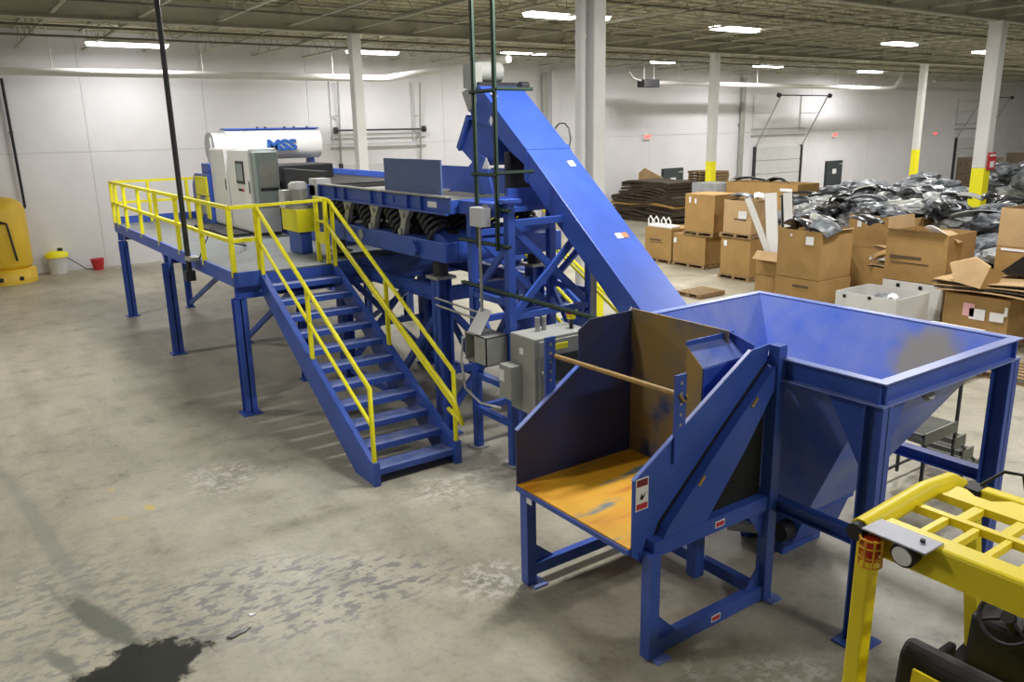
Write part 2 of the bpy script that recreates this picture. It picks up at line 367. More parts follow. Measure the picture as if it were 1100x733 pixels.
lamp(31.0, 18.2, 7.3, 'lit lamp below the right girder, left of the column with red sign')
lamp(38.8, 18.7, 7.3, 'lit lamp half hidden behind the column with the red sign')
for i, (x, y) in enumerate(((-3., 18), (5.6, 17.6), (-1., 7.6), (6.8, 7.6), (14.5, 7.6), (22., 7.6), (46.5, 18.7), (54.5, 18.7), (62.5, 18.7), (6.8, -2.4), (14.5, -2.4))):  # unseen lamps; those far right are added to brighten the right wall
    lamp(x, y, 7.3, 'unseen lit lamp under the roof outside the view', (1, 1, .45, .9, 1, 1, 1.5, 1.5, 1.3, .65, .5)[i])

# white heating pipes under the lamps
hp = thing('heating_pipe', (5, 29, 6.35), 'long white pipe hung along the back wall turning towards the conveyor', 'pipe')
MB().tube([(-8, 29.1, 6.36), (14.2, 29.1, 6.36), (14.55, 29.05, 6.36), (14.7, 28.8, 6.37), (14.75, 21., 6.45)], .12, 12).build('pipe', PIPEW, hp)
for x in (-1., 3.55, 8.0, 12.6): MB().cyl((x, 29.1, 6.46), (x, 29.1, 7.86), .018, 6).build('hanger', PIPEW, hp)
hp2 = thing('heating_pipe', (38, 29, 6.35), 'long white pipe along the back wall with a bend up at its right end', 'pipe')
MB().tube([(29.0, 29.1, 6.42), (48.2, 29.1, 6.36), (49.4, 29.1, 6.42), (50.0, 29.1, 6.9), (50.2, 29.1, 7.6)], .11, 12).build('pipe', PIPEW, hp2)
for x in (30.5, 36.4, 43.5): MB().cyl((x, 29.1, 6.46), (x, 29.1, 7.86), .02, 6).build('hanger', PIPEW, hp2)
uh = thing('unit_heater', (28.5, 29.1, 6.1), 'small dark burner box hung from two rods at the left end of a pipe', 'heater')
MB().box(28.0, 29.0, 28.85, 29.35, 6.2, 6.55).build('box', DARK, uh, bevel=.03)
for x in (28.2, 28.85): MB().cyl((x, 29.1, 6.55), (x, 29.1, 7.86), .02, 6).build('rod', PIPEW, uh)
MB().tube([(28.0, 29.1, 6.5), (27.5, 29.1, 6.6), (27.2, 29.1, 6.9)], .05, 8).build('vent', GALV, uh)
# right-hand pipe with droppers over the dark end
hp3 = thing('heating_pipe', (60, 27, 6.9), 'grey pipe crossing under the roof at the far right', 'pipe')
MB().cyl((51, 27.5, 6.75), (74, 27.5, 6.75), .07, 8).build('pipe', GALV, hp3)
for x in (54, 58, 63): MB().cyl((x, 27.5, 6.1 if x == 58 else 6.75), (x, 27.5, 7.86), .03, 6).build('dropper', GALV, hp3)

# back wall: downpipes, dock doors, exit signs, doors
def downpipe(x, r, label, m=GALV, z0=0, z1=6.9):
    t = thing('wall_downpipe', (x, YB-.2, z0), label, 'pipe'); MB().cyl((x, YB-.14, z0), (x, YB-.14, z1), r, 10).build('pipe', m, t)
    for z in (1.5, 4.4): MB().box(x-r*1.5, x+r*1.5, YB-.16, YB-.0, z, z+.05).build('clip', m, t)
    return t
downpipe(24.0, .15, 'grey vertical pipe on the back wall just right of the conveyor head')
downpipe(38.1, .15, 'grey vertical pipe on the back wall left of the centre dock door')
t = thing('wall_pilaster', (24.75, YB-.1, 0), 'white pilaster strip on the wall beside the grey pipe', 'pilaster')
MB().box(24.45, 24.95, YB-.16, YB+.0, 0, 7.0).build('strip', WALL, t)
def dock_door(n, x0, x1, zt, label, lean, shaft, ztop=6.0):
    t = thing('door_%d' % n, ((x0+x1)/2, YB-.1, 0), label, 'door', kind='structure')
    nsec = 4
    for i in range(nsec):
        MB().box(x0, x1, YB-.09, YB-.01, zt*i/nsec+.012, zt*(i+1)/nsec-.012).build('door_panel', DOORW, t)
    for x in (x0-.08, x1+.08):
        MB().box(x-.06, x+.06, YB-.16, YB, 0, zt+.05).build('track', DARK, t)
        MB().bar((x, YB-.1, zt), (x, YB-.1-lean, ztop), .06, .05).build('lift_track', GALV, t)
        MB().bar((x-.25, YB-.05, zt+.9), (x-.25, YB-.05, ztop), .05, .05).build('wall_angle', DOORW, t)
        for z in (zt+1.0, zt+1.9): MB().bar((x-.25, YB-.03, z), (x, YB-.1-lean*(z-zt)/(ztop-zt), z), .03, .03).build('tie', GALV, t)
    MB().box(x0-.4, x1+.4, YB-.08, YB, zt+.62, zt+.70).build('header_angle', GALV, t)
    MB().box(x0-.4, x1+.4, YB-.05, YB, zt+1.0, zt+1.05).build('header_angle', GALV, t)
    zs = zt+shaft; ys = YB-.1-lean*max(0, (zs-zt))/(ztop-zt)
    MB().cyl((x0-.3, ys, zs), (x1+.3, ys, zs), .035, 8).build('torsion_shaft', DARK, t)
    for x in (x0-.25, x1+.25): MB().cyl((x-.06, ys, zs), (x+.06, ys, zs), .13, 12).build('cable_drum', DARK, t)
    return t
dock_door(1, 13.75, 17.25, 3.15, 'white sectional dock door behind the platform with dark spring shaft', .25, 1.35, 6.4)
dock_door(2, 39.5, 43.7, 3.1, 'white sectional dock door with leaning lift tracks in the centre of the wall', 1.6, 2.85, 6.0)
dock_door(3, 62.3, 66.2, 3.1, 'dim sectional dock door at the dark right end of the wall', 1.6, 2.85, 6.0)
def exit_sign(x, z, label):
    t = thing('exit_sign', (x, YB-.1, z), label, 'sign', 'red exit signs')
    MB().box(x-.24, x+.24, YB-.12, YB-.0, z-.14, z+.14).build('housing', PAPER, t, bevel=.015)
    mtx = Matrix.Translation((0, -.03, 0)) @ Matrix.Rotation(R(90), 4, 'X')
    text_mesh('EXIT', .22, 'lettering', RLIT, t, mtx, .004, .006)
    for s in (-1, 1): MB().cyl((x+s*.18, YB-.08, z+.13), (x+s*.18, YB-.10, z+.2), .05, 8).build('emergency_head', PAPER, t)
    return t
RLIT = mat('lit red lettering', (.9, .06, .05), .5, emit=1.6)
exit_sign(30.75, 3.88, 'red exit sign on the white wall above the dark green door')
exit_sign(47.1, 3.66, 'red exit sign on the wall right of the centre dock door')
exit_sign(59.1, 3.5, 'red exit sign farthest right, by the farthest column')
def steel_door(n, x0, x1, zt, label):
    t = thing('door_%d' % n, ((x0+x1)/2, YB-.05, 0), label, 'door', kind='structure')
    MB().box(x0-.06, x1+.06, YB-.05, YB, 0, zt+.06).build('door_frame', DARK, t)
    MB().box(x0, x1, YB-.09, YB-.05, .02, zt).build('leaf', DOORG, t)
    MB().box((x0+x1)/2-.2, (x0+x1)/2+.2, YB-.10, YB-.09, zt-.75, zt-.45).build('notice', PAPER, t)
    MB().box(x1-.35, x1-.05, YB-.11, YB-.09, zt-.2, zt-.12).build('closer', GALV, t)
steel_door(4, 32.0, 33.5, 2.15, 'dark green steel door with white notice behind the cardboard stack')
steel_door(5, 46.5, 48.2, 2.0, 'dark steel door with notice right of the centre dock door')

# ------------------------------------------------------------------ floor marks
def blob(name, cx, cy, rx, ry, m, label, z=.003, n=40, jag=.35, rot=0, seed=1, kind=None):
    rnd = random.Random(seed); ph = [rnd.uniform(0, 6.28) for _ in range(6)]
    pts = []
    for i in range(n):
        a = 2*math.pi*i/n
        r = 1+jag*(.5*math.sin(2*a+ph[0])+.35*math.sin(3*a+ph[1])+.3*math.sin(5*a+ph[2])+.2*math.sin(9*a+ph[3])+.15*rnd.uniform(-1, 1))
        x, y = rx*r*math.cos(a), ry*r*math.sin(a)
        pts.append((cx+x*math.cos(rot)-y*math.sin(rot), cy+x*math.sin(rot)+y*math.cos(rot), .0005))
    o = MB().prism(pts, (0, 0, z)).build(name, m)
    return tag(o, label, 'scrap')
blob('debris_scrap', 1.62, 6.78, .11, .035, PLASK, 'small black scrap lying on the floor right of the oil stain', z=.012, rot=.3, seed=9)
blob('paper_scrap', 1.82, 7.0, .03, .02, PAPER, 'tiny white paper scrap on the floor near the oil stain', z=.01, seed=10)

# ------------------------------------------------------------------ platform
PZ = 2.3; PX0, PX1, PY0, PY1 = 3.6, 9.2, 12.65, 22.6
pf = thing('work_platform', (6.4, 17.6, 0), 'blue steel platform with grey deck and yellow guard rails carrying the sorter', 'platform')
MB().box(PX0+.05, PX1-.05, PY0+.05, PY1-.05, PZ-.03, PZ).build('deck', DECK, pf)
for p, q in (((PX0+.03, PY0), (PX0+.03, PY1)), ((PX1-.03, PY0), (PX1-.03, PY1)), ((PX0, PY0+.03), (4.03, PY0+.03)), ((4.03, PY0+.06), (5.3, PY0+.06)), ((5.3, PY0+.03), (PX1, PY0+.03)), ((PX0, PY1-.03), (PX1, PY1-.03))):
    top = PZ+.03 if q[0]-p[0] < .5 or p[0] > 5 else PZ-.02
    if p[1] > PY1-.1: top = PZ+.17
    MB().bar((*p, (top+2.1)/2), (*q, (top+2.1)/2), .06, top-2.1).build('edge_beam', BLUE, pf)
for yy in (12.78, 17.46, 22.4):
    MB().ibeam((PX0+.02, yy, 2.0), (PX1-.02, yy, 2.0), .16, .2).build('floor_beam', BLUE, pf)
for yy in (14.2, 15.7, 19.1, 20.8):
    MB().box(PX0+.1, PX1-.1, yy-.05, yy+.05, 2.12, 2.27).build('floor_beam', BLUE, pf)
def leg(x, y, h, w=.2, pr=pf, m=BLUE, horiz=False):
    mm = MB().ibeam((x, y, .02), (x, y, h), w, w, up=(0,1,0) if not horiz else (1,0,0), t=.02); l = mm.build('leg', m, pr)
    MB().box(x-w*.8, x+w*.8, y-w*.8, y+w*.8, 0, .025).build('base_plate', m, l)
    return l
for x, y in ((3.66, 12.74), (3.66, 17.44), (3.66, 22.08), (9.1, 12.74), (9.1, 17.44), (9.1, 22.08)): leg(x, y, 1.9, .19)
for x in (5.1, 8.05):
    for y in (13.95, 17.47, 22.22): leg(x, y, 2.1, .14)
    MB().bar((x, 22.15, .12), (x, 17.6, 1.8), .07, .10).build('diagonal_brace', BLUE, pf)
    MB().bar((x, 17.4, .12), (x, 14.05, 1.75), .07, .10).build('diagonal_brace', BLUE, pf)
for y in (17.44, 22.08):
    MB().prism([(3.66, y-.1, 2.1), (3.66, y-.45, 2.1), (3.66, y-.1, 1.75)], (.02, 0, 0)).build('gusset', BLUE, pf)
    MB().prism([(3.66, y+.1, 2.1), (3.66, y+.45, 2.1), (3.66, y+.1, 1.75)], (.02, 0, 0)).build('gusset', BLUE, pf)
RZ = PZ+1.03
def railing(name, corners, posts, pr):
    rr = thing(name, (corners[0][0], corners[0][1], PZ)); rr.parent = pr; rr.location = (corners[0][0]-pr.location.x, corners[0][1]-pr.location.y, PZ)
    for z, nm in ((RZ, 'top_rail'), (PZ+.52, 'mid_rail')):
        for a, b in zip(corners[:-1], corners[1:]): MB().bar((*a, z), (*b, z), .06, .06).build(nm, YEL, rr)
    for x, y in posts: MB().box(x-.035, x+.035, y-.035, y+.035, PZ-.05, RZ+.03).build('post', YEL, rr)
railing('railing', [(3.63, 12.72), (3.63, 22.55)], [(3.63, y) for y in (12.72, 14.4, 16.05, 17.7, 19.35, 20.95, 22.0, 22.55)], pf)
railing('railing', [(3.63, 12.70), (4.05, 12.70)], [(4.05, 12.72)], pf)
railing('railing', [(3.63, 22.57), (9.15, 22.57)], [(x, 22.57) for x in (4.5, 5.45, 7.2, 9.15)], pf)
railing('railing', [(9.15, 12.72), (9.15, 22.55)], [(9.15, y) for y in (12.72, 14.4, 16.05, 17.7, 19.35, 20.95)], pf)
gl = MB().bar((4.05, 12.72, RZ), (5.27, 12.74, RZ+.02), .045, .045).build('gate_bar', YEL, pf)
tag(gl, 'yellow bar across the stair opening')

# ------------------------------------------------------------------ staircases
def staircase(label):
    x0, x1 = 4.05, 5.27; ya, yb = 8.92, 12.64; k = .537
    zt = lambda y: .30+k*(y-8.95)
    t = thing('staircase', ((x0+x1)/2, 10.7, 0), label, 'staircase', 'steel stairs up to the platform')
    for x in (x0, x1):
        MB().prism([(x-.035, ya, 0), (x-.035, ya, zt(ya)), (x-.035, yb, zt(yb)), (x-.035, yb, zt(yb)-.36), (x-.035, ya+.55, 0)], (.05, 0, 0)).build('stringer', BLUE, t)
        MB().bar((x, ya+.04, zt(ya)-.01), (x, yb, zt(yb)-.01), .09, .02).build('stringer_flange', BLUE, t)
        MB().box(x-.045, x+.045, ya-.05, ya+.04, 0, .32).build('foot', BLUE, t)
    for i in range(1, 12):
        z = .192*i; y = 8.95+.338*(i-1)
        o = MB().box(x0+.015, x1-.035, y, y+.30, z-.012, z).build('tread', BLUED, t)
        MB().box(x0+.015, x1-.035, y-.012, y, z-.075, z+.004).build('nosing', BLUE, o)
        MB().box(x0+.015, x1-.035, y+.29, y+.30, z-.05, z-.012).build('back_lip', BLUE, o)
    def rail(x, name='handrail'):
        MB().tube([(x, 8.93, zt(8.93)-.02), (x, 8.93, 1.30), (x, 12.72, RZ)], .033, 8).build(name, YEL, t)
        MB().tube([(x, 8.93, .80), (x, 12.72, PZ+.52)], .027, 8).build('mid_rail', YEL, t)
        MB().box(x-.026, x+.026, 10.80-.026, 10.80+.026, zt(10.8)-.35, 1.30+(10.8-8.93)*.5356).build('post', YEL, t)
        MB().box(x-.026, x+.026, 12.60, 12.65, PZ-.35, RZ-.02).build('post', YEL, t)
    rail(x0); rail(x1)
    # grab rail inside the right-hand rail with looped ends
    xi = x1-.07
    MB().tube([(xi, 8.98, .78), (xi, 8.62, .66), (xi, 8.84, .95), (xi, 12.75, 2.98), (xi, 13.12, 2.98), (xi, 13.12, PZ)], .030, 8).build('grab_rail', YEL, t)
    MB().box(xi-.03, xi+.03, 12.70, 12.76, PZ-.05, 3.36).build('post', YEL, t)
    MB().box(xi-.03, xi+.03, 13.10, 13.16, PZ, 3.36).build('post', YEL, t)
    MB().bar((xi, 12.70, 3.36), (xi, 13.16, 3.36), .06, .05).build('top_rail', YEL, t)
    MB().box(xi-.02, xi+.02, 12.76, 13.10, 2.62, 2.80).build('plate', YEL, t)
    return t
st1 = staircase('blue steel stairs with yellow handrails in front of the platform')
st2 = copy_tree(st1); st2.location.x += 3.9
tag(st2, 'second blue stairs with yellow rails behind the conveyor frame, mostly hidden', 'staircase', 'steel stairs up to the platform')

# ------------------------------------------------------------------ sorter on the platform
so = thing('sorter', (7.2, 18.4, PZ), 'eddy current sorter with white rounded hood and blue lettering on the platform', 'machine')
MB().box(6.15, 8.35, 14.7, 21.5, PZ, 2.62).build('base_frame', BLUE, so, bevel=.02)
MB().box(6.25, 8.25, 15.0, 21.2, 2.62, 3.15).build('belt_housing', DARK, so, bevel=.03)
MB().box(6.1, 6.22, 14.9, 17.2, 2.62, 3.70).build('side_plate', DARK, so)  # dark colour stands for shade beside the cabinet; opposite plate is blue
MB().box(8.25, 8.37, 14.9, 21.2, 2.75, 3.55).build('side_plate', BLUE, so)
MB().cyl((6.3, 19.6, 3.35), (8.2, 19.6, 3.35), .22, 18).build('magnet_drum', DARK, so)
MB().cyl((6.3, 15.3, 3.25), (8.2, 15.3, 3.25), .16, 16).build('roller', DARK, so)
MB().box(6.3, 8.2, 15.3, 19.6, 3.38, 3.43).build('belt', BLACK, so)
MB().box(6.2, 7.6, 17.9, 19.0, 3.42, 3.74).build('splitter_box', DARK, so, bevel=.03)
for x in (6.3, 8.25):
    MB().bar((x, 20.5, 3.1), (x, 20.9, 3.9), .10, .12).build('hood_bracket', BLUE, so)
    MB().bar((x, 21.3, 3.1), (x, 20.95, 3.9), .10, .12).build('hood_bracket', BLUE, so)
# hood: rounded shell along x
def shell(x0, x1, cy, cz, ry, rz, n=28):
    m = MB(); ring = [(cy+ry*math.copysign(abs(math.cos(a))**.8, math.cos(a)), cz+rz*math.copysign(abs(math.sin(a))**.8, math.sin(a))) for a in [2*math.pi*i/n for i in range(n)]]
    m.add([(x0, y, z) for y, z in ring]+[(x1, y, z) for y, z in ring], [(i, (i+1) % n, n+(i+1) % n, n+i) for i in range(n)], True)
    m.add([(x0, y, z) for y, z in ring]+[(x1, y, z) for y, z in ring], [tuple(range(n-1, -1, -1)), tuple(range(n, 2*n))]); return m
hd = shell(6.02, 8.42, 20.9, 4.16, .46, .37).build('hood', WHITE, so)
MB().box(6.02, 8.42, 20.62, 21.0, 4.525, 4.56).build('top_stripe', BLUE, hd)
for x in (6.9, 7.1, 7.6, 7.85, 8.2): MB().cyl((x, 20.85, 4.55), (x, 20.85, 4.59), .035, 8).build('bolt', DARK, hd)
MB().box(6.25, 6.98, 20.40, 20.47, 3.98, 4.08).build('lower_stripe', BLUE, hd)
shell(5.70, 6.02, 20.9, 4.13, .42, .34).build('end_cover', LGREY, so)
MB().box(5.66, 5.70, 20.7, 21.05, 3.55, 4.35).build('cover_flange', LGREY, so)
mtx = Matrix.Translation((7.34-7.2, 20.43-18.4, 4.13-PZ)) @ Matrix.Rotation(R(90), 4, 'X') @ Matrix.Diagonal((1.25, 1, 1, 1))
text_mesh('MSS', .36, 'lettering', LOGOB, so, mtx, .03, .014)
# end guard with yellow panels
gd = MB().prism([(5.40, 20.25, PZ), (5.40, 20.25, 3.5), (5.40, 21.45, 3.5), (5.40, 21.75, 3.2), (5.40, 21.75, PZ)], (.10, 0, 0)).build('end_guard', BLUE, so)
MB().box(5.37, 5.40, 20.33, 21.35, 3.0, 3.44).build('guard_panel', YEL, gd)
MB().box(5.37, 5.40, 20.28, 20.55, 2.45, 2.98).build('guard_panel', YEL, gd)
MB().box(5.37, 5.40, 21.05, 21.35, 2.45, 2.98).build('guard_panel', YEL, gd)
MB().box(5.36, 5.40, 20.55, 21.05, 2.55, 2.92).build('guard_window', GREY, gd)
MB().box(5.55, 5.9, 20.6, 21.3, PZ, 3.75).build('drive_housing', BLUE, so, bevel=.02)
MB().box(4.95, 5.42, 17.5, 20.2, PZ, 2.36).build('cable_tray', DARK, so)
# control cabinets
def cabinet(y0, y1, label, screen):
    t = thing('control_cabinet', (5.78, (y0+y1)/2, PZ), label, 'cabinet', 'control cabinets on the platform')
    MB().box(5.50, 6.06, y0, y1, PZ+.06, 4.12).build('body', LGREY, t, bevel=.01)
    MB().box(5.52, 6.04, y0+.02, y1-.02, PZ, PZ+.06).build('plinth', DARK, t)
    MB().box(5.475, 5.50, y0+.03, y1-.05, PZ+.10, 4.09).build('door', WHITE, t, bevel=.006)
    MB().box(5.46, 5.478, y0+.07, y0+.11, 3.2, 3.45).build('handle', DARK, t)
    if screen:
        s = MB().box(5.462, 5.478, y0+.38, y0+.92, 3.38, 3.86).build('screen_frame', DARK, t); MB().box(5.456, 5.463, y0+.45, y0+.85, 3.44, 3.80).build('screen', GGREEN, s)
        for q, (yy, mm) in enumerate(((.5, RED), (.62, DARK), (.75, DARK))): MB().cyl((5.475, y0+yy, 3.25), (5.445, y0+yy, 3.25), .03, 8).build('button', mm, t)
        s = MB().box(5.54, 6.02, y0-.24, y0, 2.98, 4.05).build('cooling_unit', GGREEN, t, bevel=.01)
        MB().box(5.60, 5.98, y0-.252, y0-.24, 3.25, 3.32).build('grille', DARK, s); MB().box(5.60, 5.98, y0-.25, y0-.24, 3.36, 3.85).build('cover', GREY, s)
    return t
cabinet(17.30, 18.86, 'light grey control cabinet with screen and side cooling unit on the platform', True)
cabinet(18.98, 20.22, 'plain white control cabinet left of the one with the screen', False)
# hydraulic motor on a yellow box
mo = thing('drive_unit', (5.35, 14.35, PZ), 'grey electric motor on a yellow guard box at the stair head', 'motor')
MB().box(5.18, 5.50, 13.98, 14.75, 2.70, 3.10).build('guard_box', YEL, mo, bevel=.008)
MB().box(5.25, 5.45, 14.05, 14.65, PZ, 2.70).build('pedestal', BLUE, mo)
MB().cyl((5.36, 14.3, 3.10), (5.36, 14.3, 3.16), .20, 18).build('flange', GREY, mo)
b = MB().cyl((5.36, 14.3, 3.16), (5.36, 14.3, 3.44), .15, 18).build('motor_body', GREY, mo)
for i in range(10):
    a = i*math.pi/5; MB().bar((5.36+.15*math.cos(a), 14.3+.15*math.sin(a), 3.18), (5.36+.15*math.cos(a), 14.3+.15*math.sin(a), 3.42), .02, .04, (math.cos(a), math.sin(a), 0)).build('fin', GREY, b)
MB().lathe((5.36, 14.3, 3.44), [(.165, 0), (.165, .09), (.12, .13)], 18).build('fan_cover', LGREY, mo)
MB().box(5.14, 5.28, 14.45, 14.70, 3.10, 3.42).build('terminal_box', LGREY, mo)

# ------------------------------------------------------------------ vibrating feeder
fe = thing('vibrating_feeder', (6.57, 11.8, 0), 'blue vibrating feeder pan on coil springs between sorter and conveyor', 'machine')
FX0, FX1, FY0, FY1 = 5.6, 7.6, 9.42, 14.15
MB().box(FX0, FX0+.03, FY0, FY1, 3.32, 3.53).build('side_plate', BLUE, fe)
MB().box(FX1-.03, FX1, FY0, FY1+.3, 3.32, 3.80).build('side_plate', BLUE, fe)
MB().box(FX0+.03, FX1-.03, FY0+.02, FY1+.3, 3.36, 3.39).build('pan_floor', GREY, fe)
MB().box(FX0-.06, FX0+.05, FY0-.02, FY1-.4, 3.53, 3.55).build('top_flange', GALV, fe)
MB().box(FX0-.05, FX0, FY0, FY1, 3.30, 3.33).build('bottom_flange', BLUE, fe)
MB().box(FX0, FX1, FY0-.03, FY0, 3.32, 3.50).build('end_plate', BLUE, fe)
for y in (10.15, 10.55, 11.35, 11.75, 12.75, 13.15, 13.8): MB().box(FX0-.05, FX0, y-.015, y+.015, 3.33, 3.53).build('rib', BLUE, fe)
MB().cyl((FX0, 11.05, 3.43), (FX0-.02, 11.05, 3.43), .045, 12).build('boss', BLUE, fe)
MB().box(FX0-.006, FX0, 9.75, 10.0, 3.38, 3.46).build('label_plate', PAPER, fe)
MB().box(FX0+.06, FX0+.085, 9.72, 11.42, 3.40, 4.02).build('splash_plate', mat('matt blue plate', (.10, .15, .34), .55, var=.1), fe)
MB().box(FX0-.02, FX0+.25, 13.95, 14.3, 3.32, 3.62).build('junction_box', LGREY, fe)
MB().box(FX0-.02, FX0+.04, FY1-.1, FY1+.75, 3.15, 3.50).build('outlet_lip', BLUE, fe)
# lower frame
lf = MB().box(FX0-.02, FX0+.20, 9.55, 13.9, 2.63, 2.92).build('frame_beam', BLUE, fe, bevel=.02)
MB().box(FX1-.2, FX1+.02, 9.55, 13.9, 2.63, 2.92).build('frame_beam', BLUE, fe, bevel=.02)
MB().box(FX0+.2, FX1-.2, 9.55, 9.80, 2.63, 2.92).build('cross_beam', BLUE, fe)
MB().box(FX0+.2, FX1-.2, 13.6, 13.9, 2.63, 2.92).build('cross_beam', BLUE, fe)
MB().cyl((FX0-.02, 10.35, 2.77), (FX0-.10, 10.35, 2.77), .11, 18).build('boss', BLUE, lf); MB().cyl((FX0-.02, 12.2, 2.80), (FX0-.04, 12.2, 2.80), .08, 14).build('plate_round', GALV, lf)
bx = MB().hexa([(FX0+.05, 9.58, 2.92), (FX1-.05, 9.58, 2.92), (FX1-.05, 10.05, 2.92), (FX0+.05, 10.05, 2.92)], [(FX0+.05, 9.72, 2.98), (FX1-.05, 9.72, 2.98), (FX1-.05, 10.05, 3.06), (FX0+.05, 10.05, 3.06)]).build('spring_seat', BLUE, fe)
for x in (FX0+.3, FX0+.75): MB().cyl((x, 9.86, 3.015), (x, 9.855, 3.028), .09, 14).build('seat_hole', BLACK, bx)
def coil(p, q, r, turns, wr):
    p, q = Vector(p), Vector(q); d = (q-p).normalized(); a = d.cross(Vector((1,0,0))).normalized(); b = d.cross(a); n = turns*10
    return MB().tube([p+(q-p)*i/n+(a*math.cos(2*math.pi*i/10)+b*math.sin(2*math.pi*i/10))*r for i in range(n+1)], wr, 6)
for x in (FX0+.16, FX0+.62, FX1-.3):
    for y in (9.95, 11.0, 12.0, 13.0): coil((x, y, 2.96), (x, y+.34, 3.30), .17, 5, .032).build('coil_spring', SPRING, fe)
for y in (10.65, 11.65, 12.65):
    m = MB().prism([(FX0-.02, y+.24, 2.92), (FX0-.02, y+.08, 2.92), (FX0-.02, y+.0, 3.14), (FX0-.02, y-.16, 3.32), (FX0-.02, y+.22, 3.32), (FX0-.02, y+.14, 3.14)], (.08, 0, 0)).build('rocker_link', GALV, fe)
    MB().cyl((FX0+.0, y+.16, 2.97), (FX0-.05, y+.16, 2.97), .05, 10).build('pivot', GALV, m); MB().cyl((FX0+.0, y+.04, 3.22), (FX0-.05, y+.04, 3.22), .035, 10).build('pivot', GALV, m)
MB().box(FX0+.15, FX1-.15, 10.2, 13.4, 2.70, 2.90).build('counterweight', DARK, fe)
# legs with rubber mounts
for x, y in ((5.75, 9.98), (7.42, 9.98), (5.75, 13.5), (7.42, 13.5)):
    l = MB().ibeam((x, y, .02), (x, y, 2.36), .22, .22, up=(1,0,0), t=.02).build('leg', BLUE, fe)
    MB().box(x-.17, x+.17, y-.17, y+.17, 0, .025).build('base_plate', BLUE, l); MB().box(x-.16, x+.16, y-.16, y+.16, 2.36, 2.40).build('cap_plate', GALV, l)
    MB().cyl((x, y, 2.40), (x, y, 2.63), .11, 16).build('rubber_mount', DARK, fe)
for x in (5.75, 7.42):
    MB().ibeam((x, 10.1, 2.12), (x, 13.4, 2.12), .12, .2).build('tie_beam', BLUE, fe)
    MB().bar((x, 10.08, 1.85), (x, 11.75, .25), .08, .10).build('diagonal_brace', BLUE, fe); MB().bar((x, 13.4, 1.85), (x, 11.75, .25), .08, .10).build('diagonal_brace', BLUE, fe)
    MB().bar((x, 10.1, .2), (x, 13.4, .2), .08, .12).build('tie_beam', BLUE, fe)
for y in (9.98, 13.5):
    MB().bar((5.85, y, 2.12), (7.32, y, 2.12), .12, .2).build('tie_beam', BLUE, fe)
    MB().bar((5.85, y, 1.9), (7.32, y, .3), .07, .10).build('diagonal_brace', BLUE, fe); MB().bar((7.32, y+.05, 1.9), (5.85, y+.05, .3), .07, .10).build('diagonal_brace', BLUE, fe)
    MB().bar((5.85, y, .95), (7.32, y, .95), .07, .10).build('tie_beam', BLUE, fe)

# ------------------------------------------------------------------ inclined conveyor
CX0, CX1 = 6.65, 7.40
zc = lambda y: 2.29+.815*(y-6.83)
cv = thing('inclined_conveyor', (7.02, 7.5, 0), 'long blue enclosed conveyor rising from the hopper to the feeder', 'conveyor')
# lower and upper casings
MB().prism([(CX0, 9.10, zc(9.10)), (CX0, 6.2, zc(6.2)), (CX0, 6.05, zc(6.2)-.10), (CX0, 6.2, zc(6.2)-.42), (CX0, 9.10, zc(9.10)-.42)], (CX1-CX0, 0, 0)).build('lower_casing', BLUE, cv, bevel=.008)
MB().prism([(CX0, 6.20, zc(6.2)-.02), (CX0, 5.2, .60), (CX0, 4.42, .60), (CX0, 4.55, .22), (CX0, 5.3, .22), (CX0, 6.30, zc(6.3)-.42)], (CX1-CX0, 0, 0)).build('tail_casing', BLUE, cv)
MB().prism([(CX0, 10.25, zc(10.20)), (CX0, 9.12, zc(9.12)), (CX0, 9.12, zc(9.12)-.24), (CX0, 9.45, zc(9.45)-.34), (CX0, 10.0, 4.45), (CX0, 10.42, 4.52), (CX0, 10.55, 4.80)], (CX1-CX0, 0, 0)).build('head_casing', BLUE, cv, bevel=.008)
MB().prism([(CX0-.01, 9.08, zc(9.08)+.012), (CX0-.01, 9.14, zc(9.14)+.012), (CX0-.01, 9.14, zc(9.14)-.44), (CX0-.01, 9.08, zc(9.08)-.44)], (CX1-CX0+.02, 0, 0)).build('joint_flange', BLUE, cv)
ch = MB().prism([(CX0+.02, 9.75, 4.46), (CX0+.02, 10.47, 4.50), (CX0+.02, 10.80, 4.12), (CX0+.02, 10.40, 3.88), (CX0+.02, 9.95, 3.95)], (CX1-CX0-.04, 0, 0)).build('discharge_chute', BLUE, cv)
MB().bar((CX0, 10.45, 4.57), (CX0, 10.62, 4.57), .02, .04).build('chute_flange', BLUE, ch); MB().prism([(CX0-.03, 10.80, 4.10), (CX0-.03, 10.86, 4.16), (CX0-.03, 10.55, 4.62), (CX0-.03, 10.50, 4.56)], (CX1-CX0+.06, 0, 0)).build('chute_flange', BLUE, ch)
MB().prism([(CX0-.10, 11.0, 3.50), (CX0-.10, 10.15, 4.06), (CX0-.10, 9.98, 4.02), (CX0-.10, 9.78, 3.50)], (.03, 0, 0)).build('feed_box_side', BLUE, cv)
MB().prism([(CX1+.07, 11.0, 3.50), (CX1+.07, 10.25, 4.02), (CX1+.07, 9.95, 4.02), (CX1+.07, 9.45, 3.50)], (.03, 0, 0)).build('feed_box_side', BLUE, cv)
MB().hexa([(CX0-.10, 9.40, 3.36), (CX1+.10, 9.40, 3.36), (CX1+.10, 9.46, 3.36), (CX0-.10, 9.46, 3.36)], [(CX0-.10, 9.40, 3.60), (CX1+.10, 9.40, 3.60), (CX1+.10, 9.46, 3.60), (CX0-.10, 9.46, 3.60)]).build('feed_box_front', BLUE, cv)
MB().box(CX0-.06, CX1+.06, 9.50, 9.54, 3.42, 4.1).build('cavity_shade', BLACK, cv)  # black sheet standing in for the dark of the open feed box
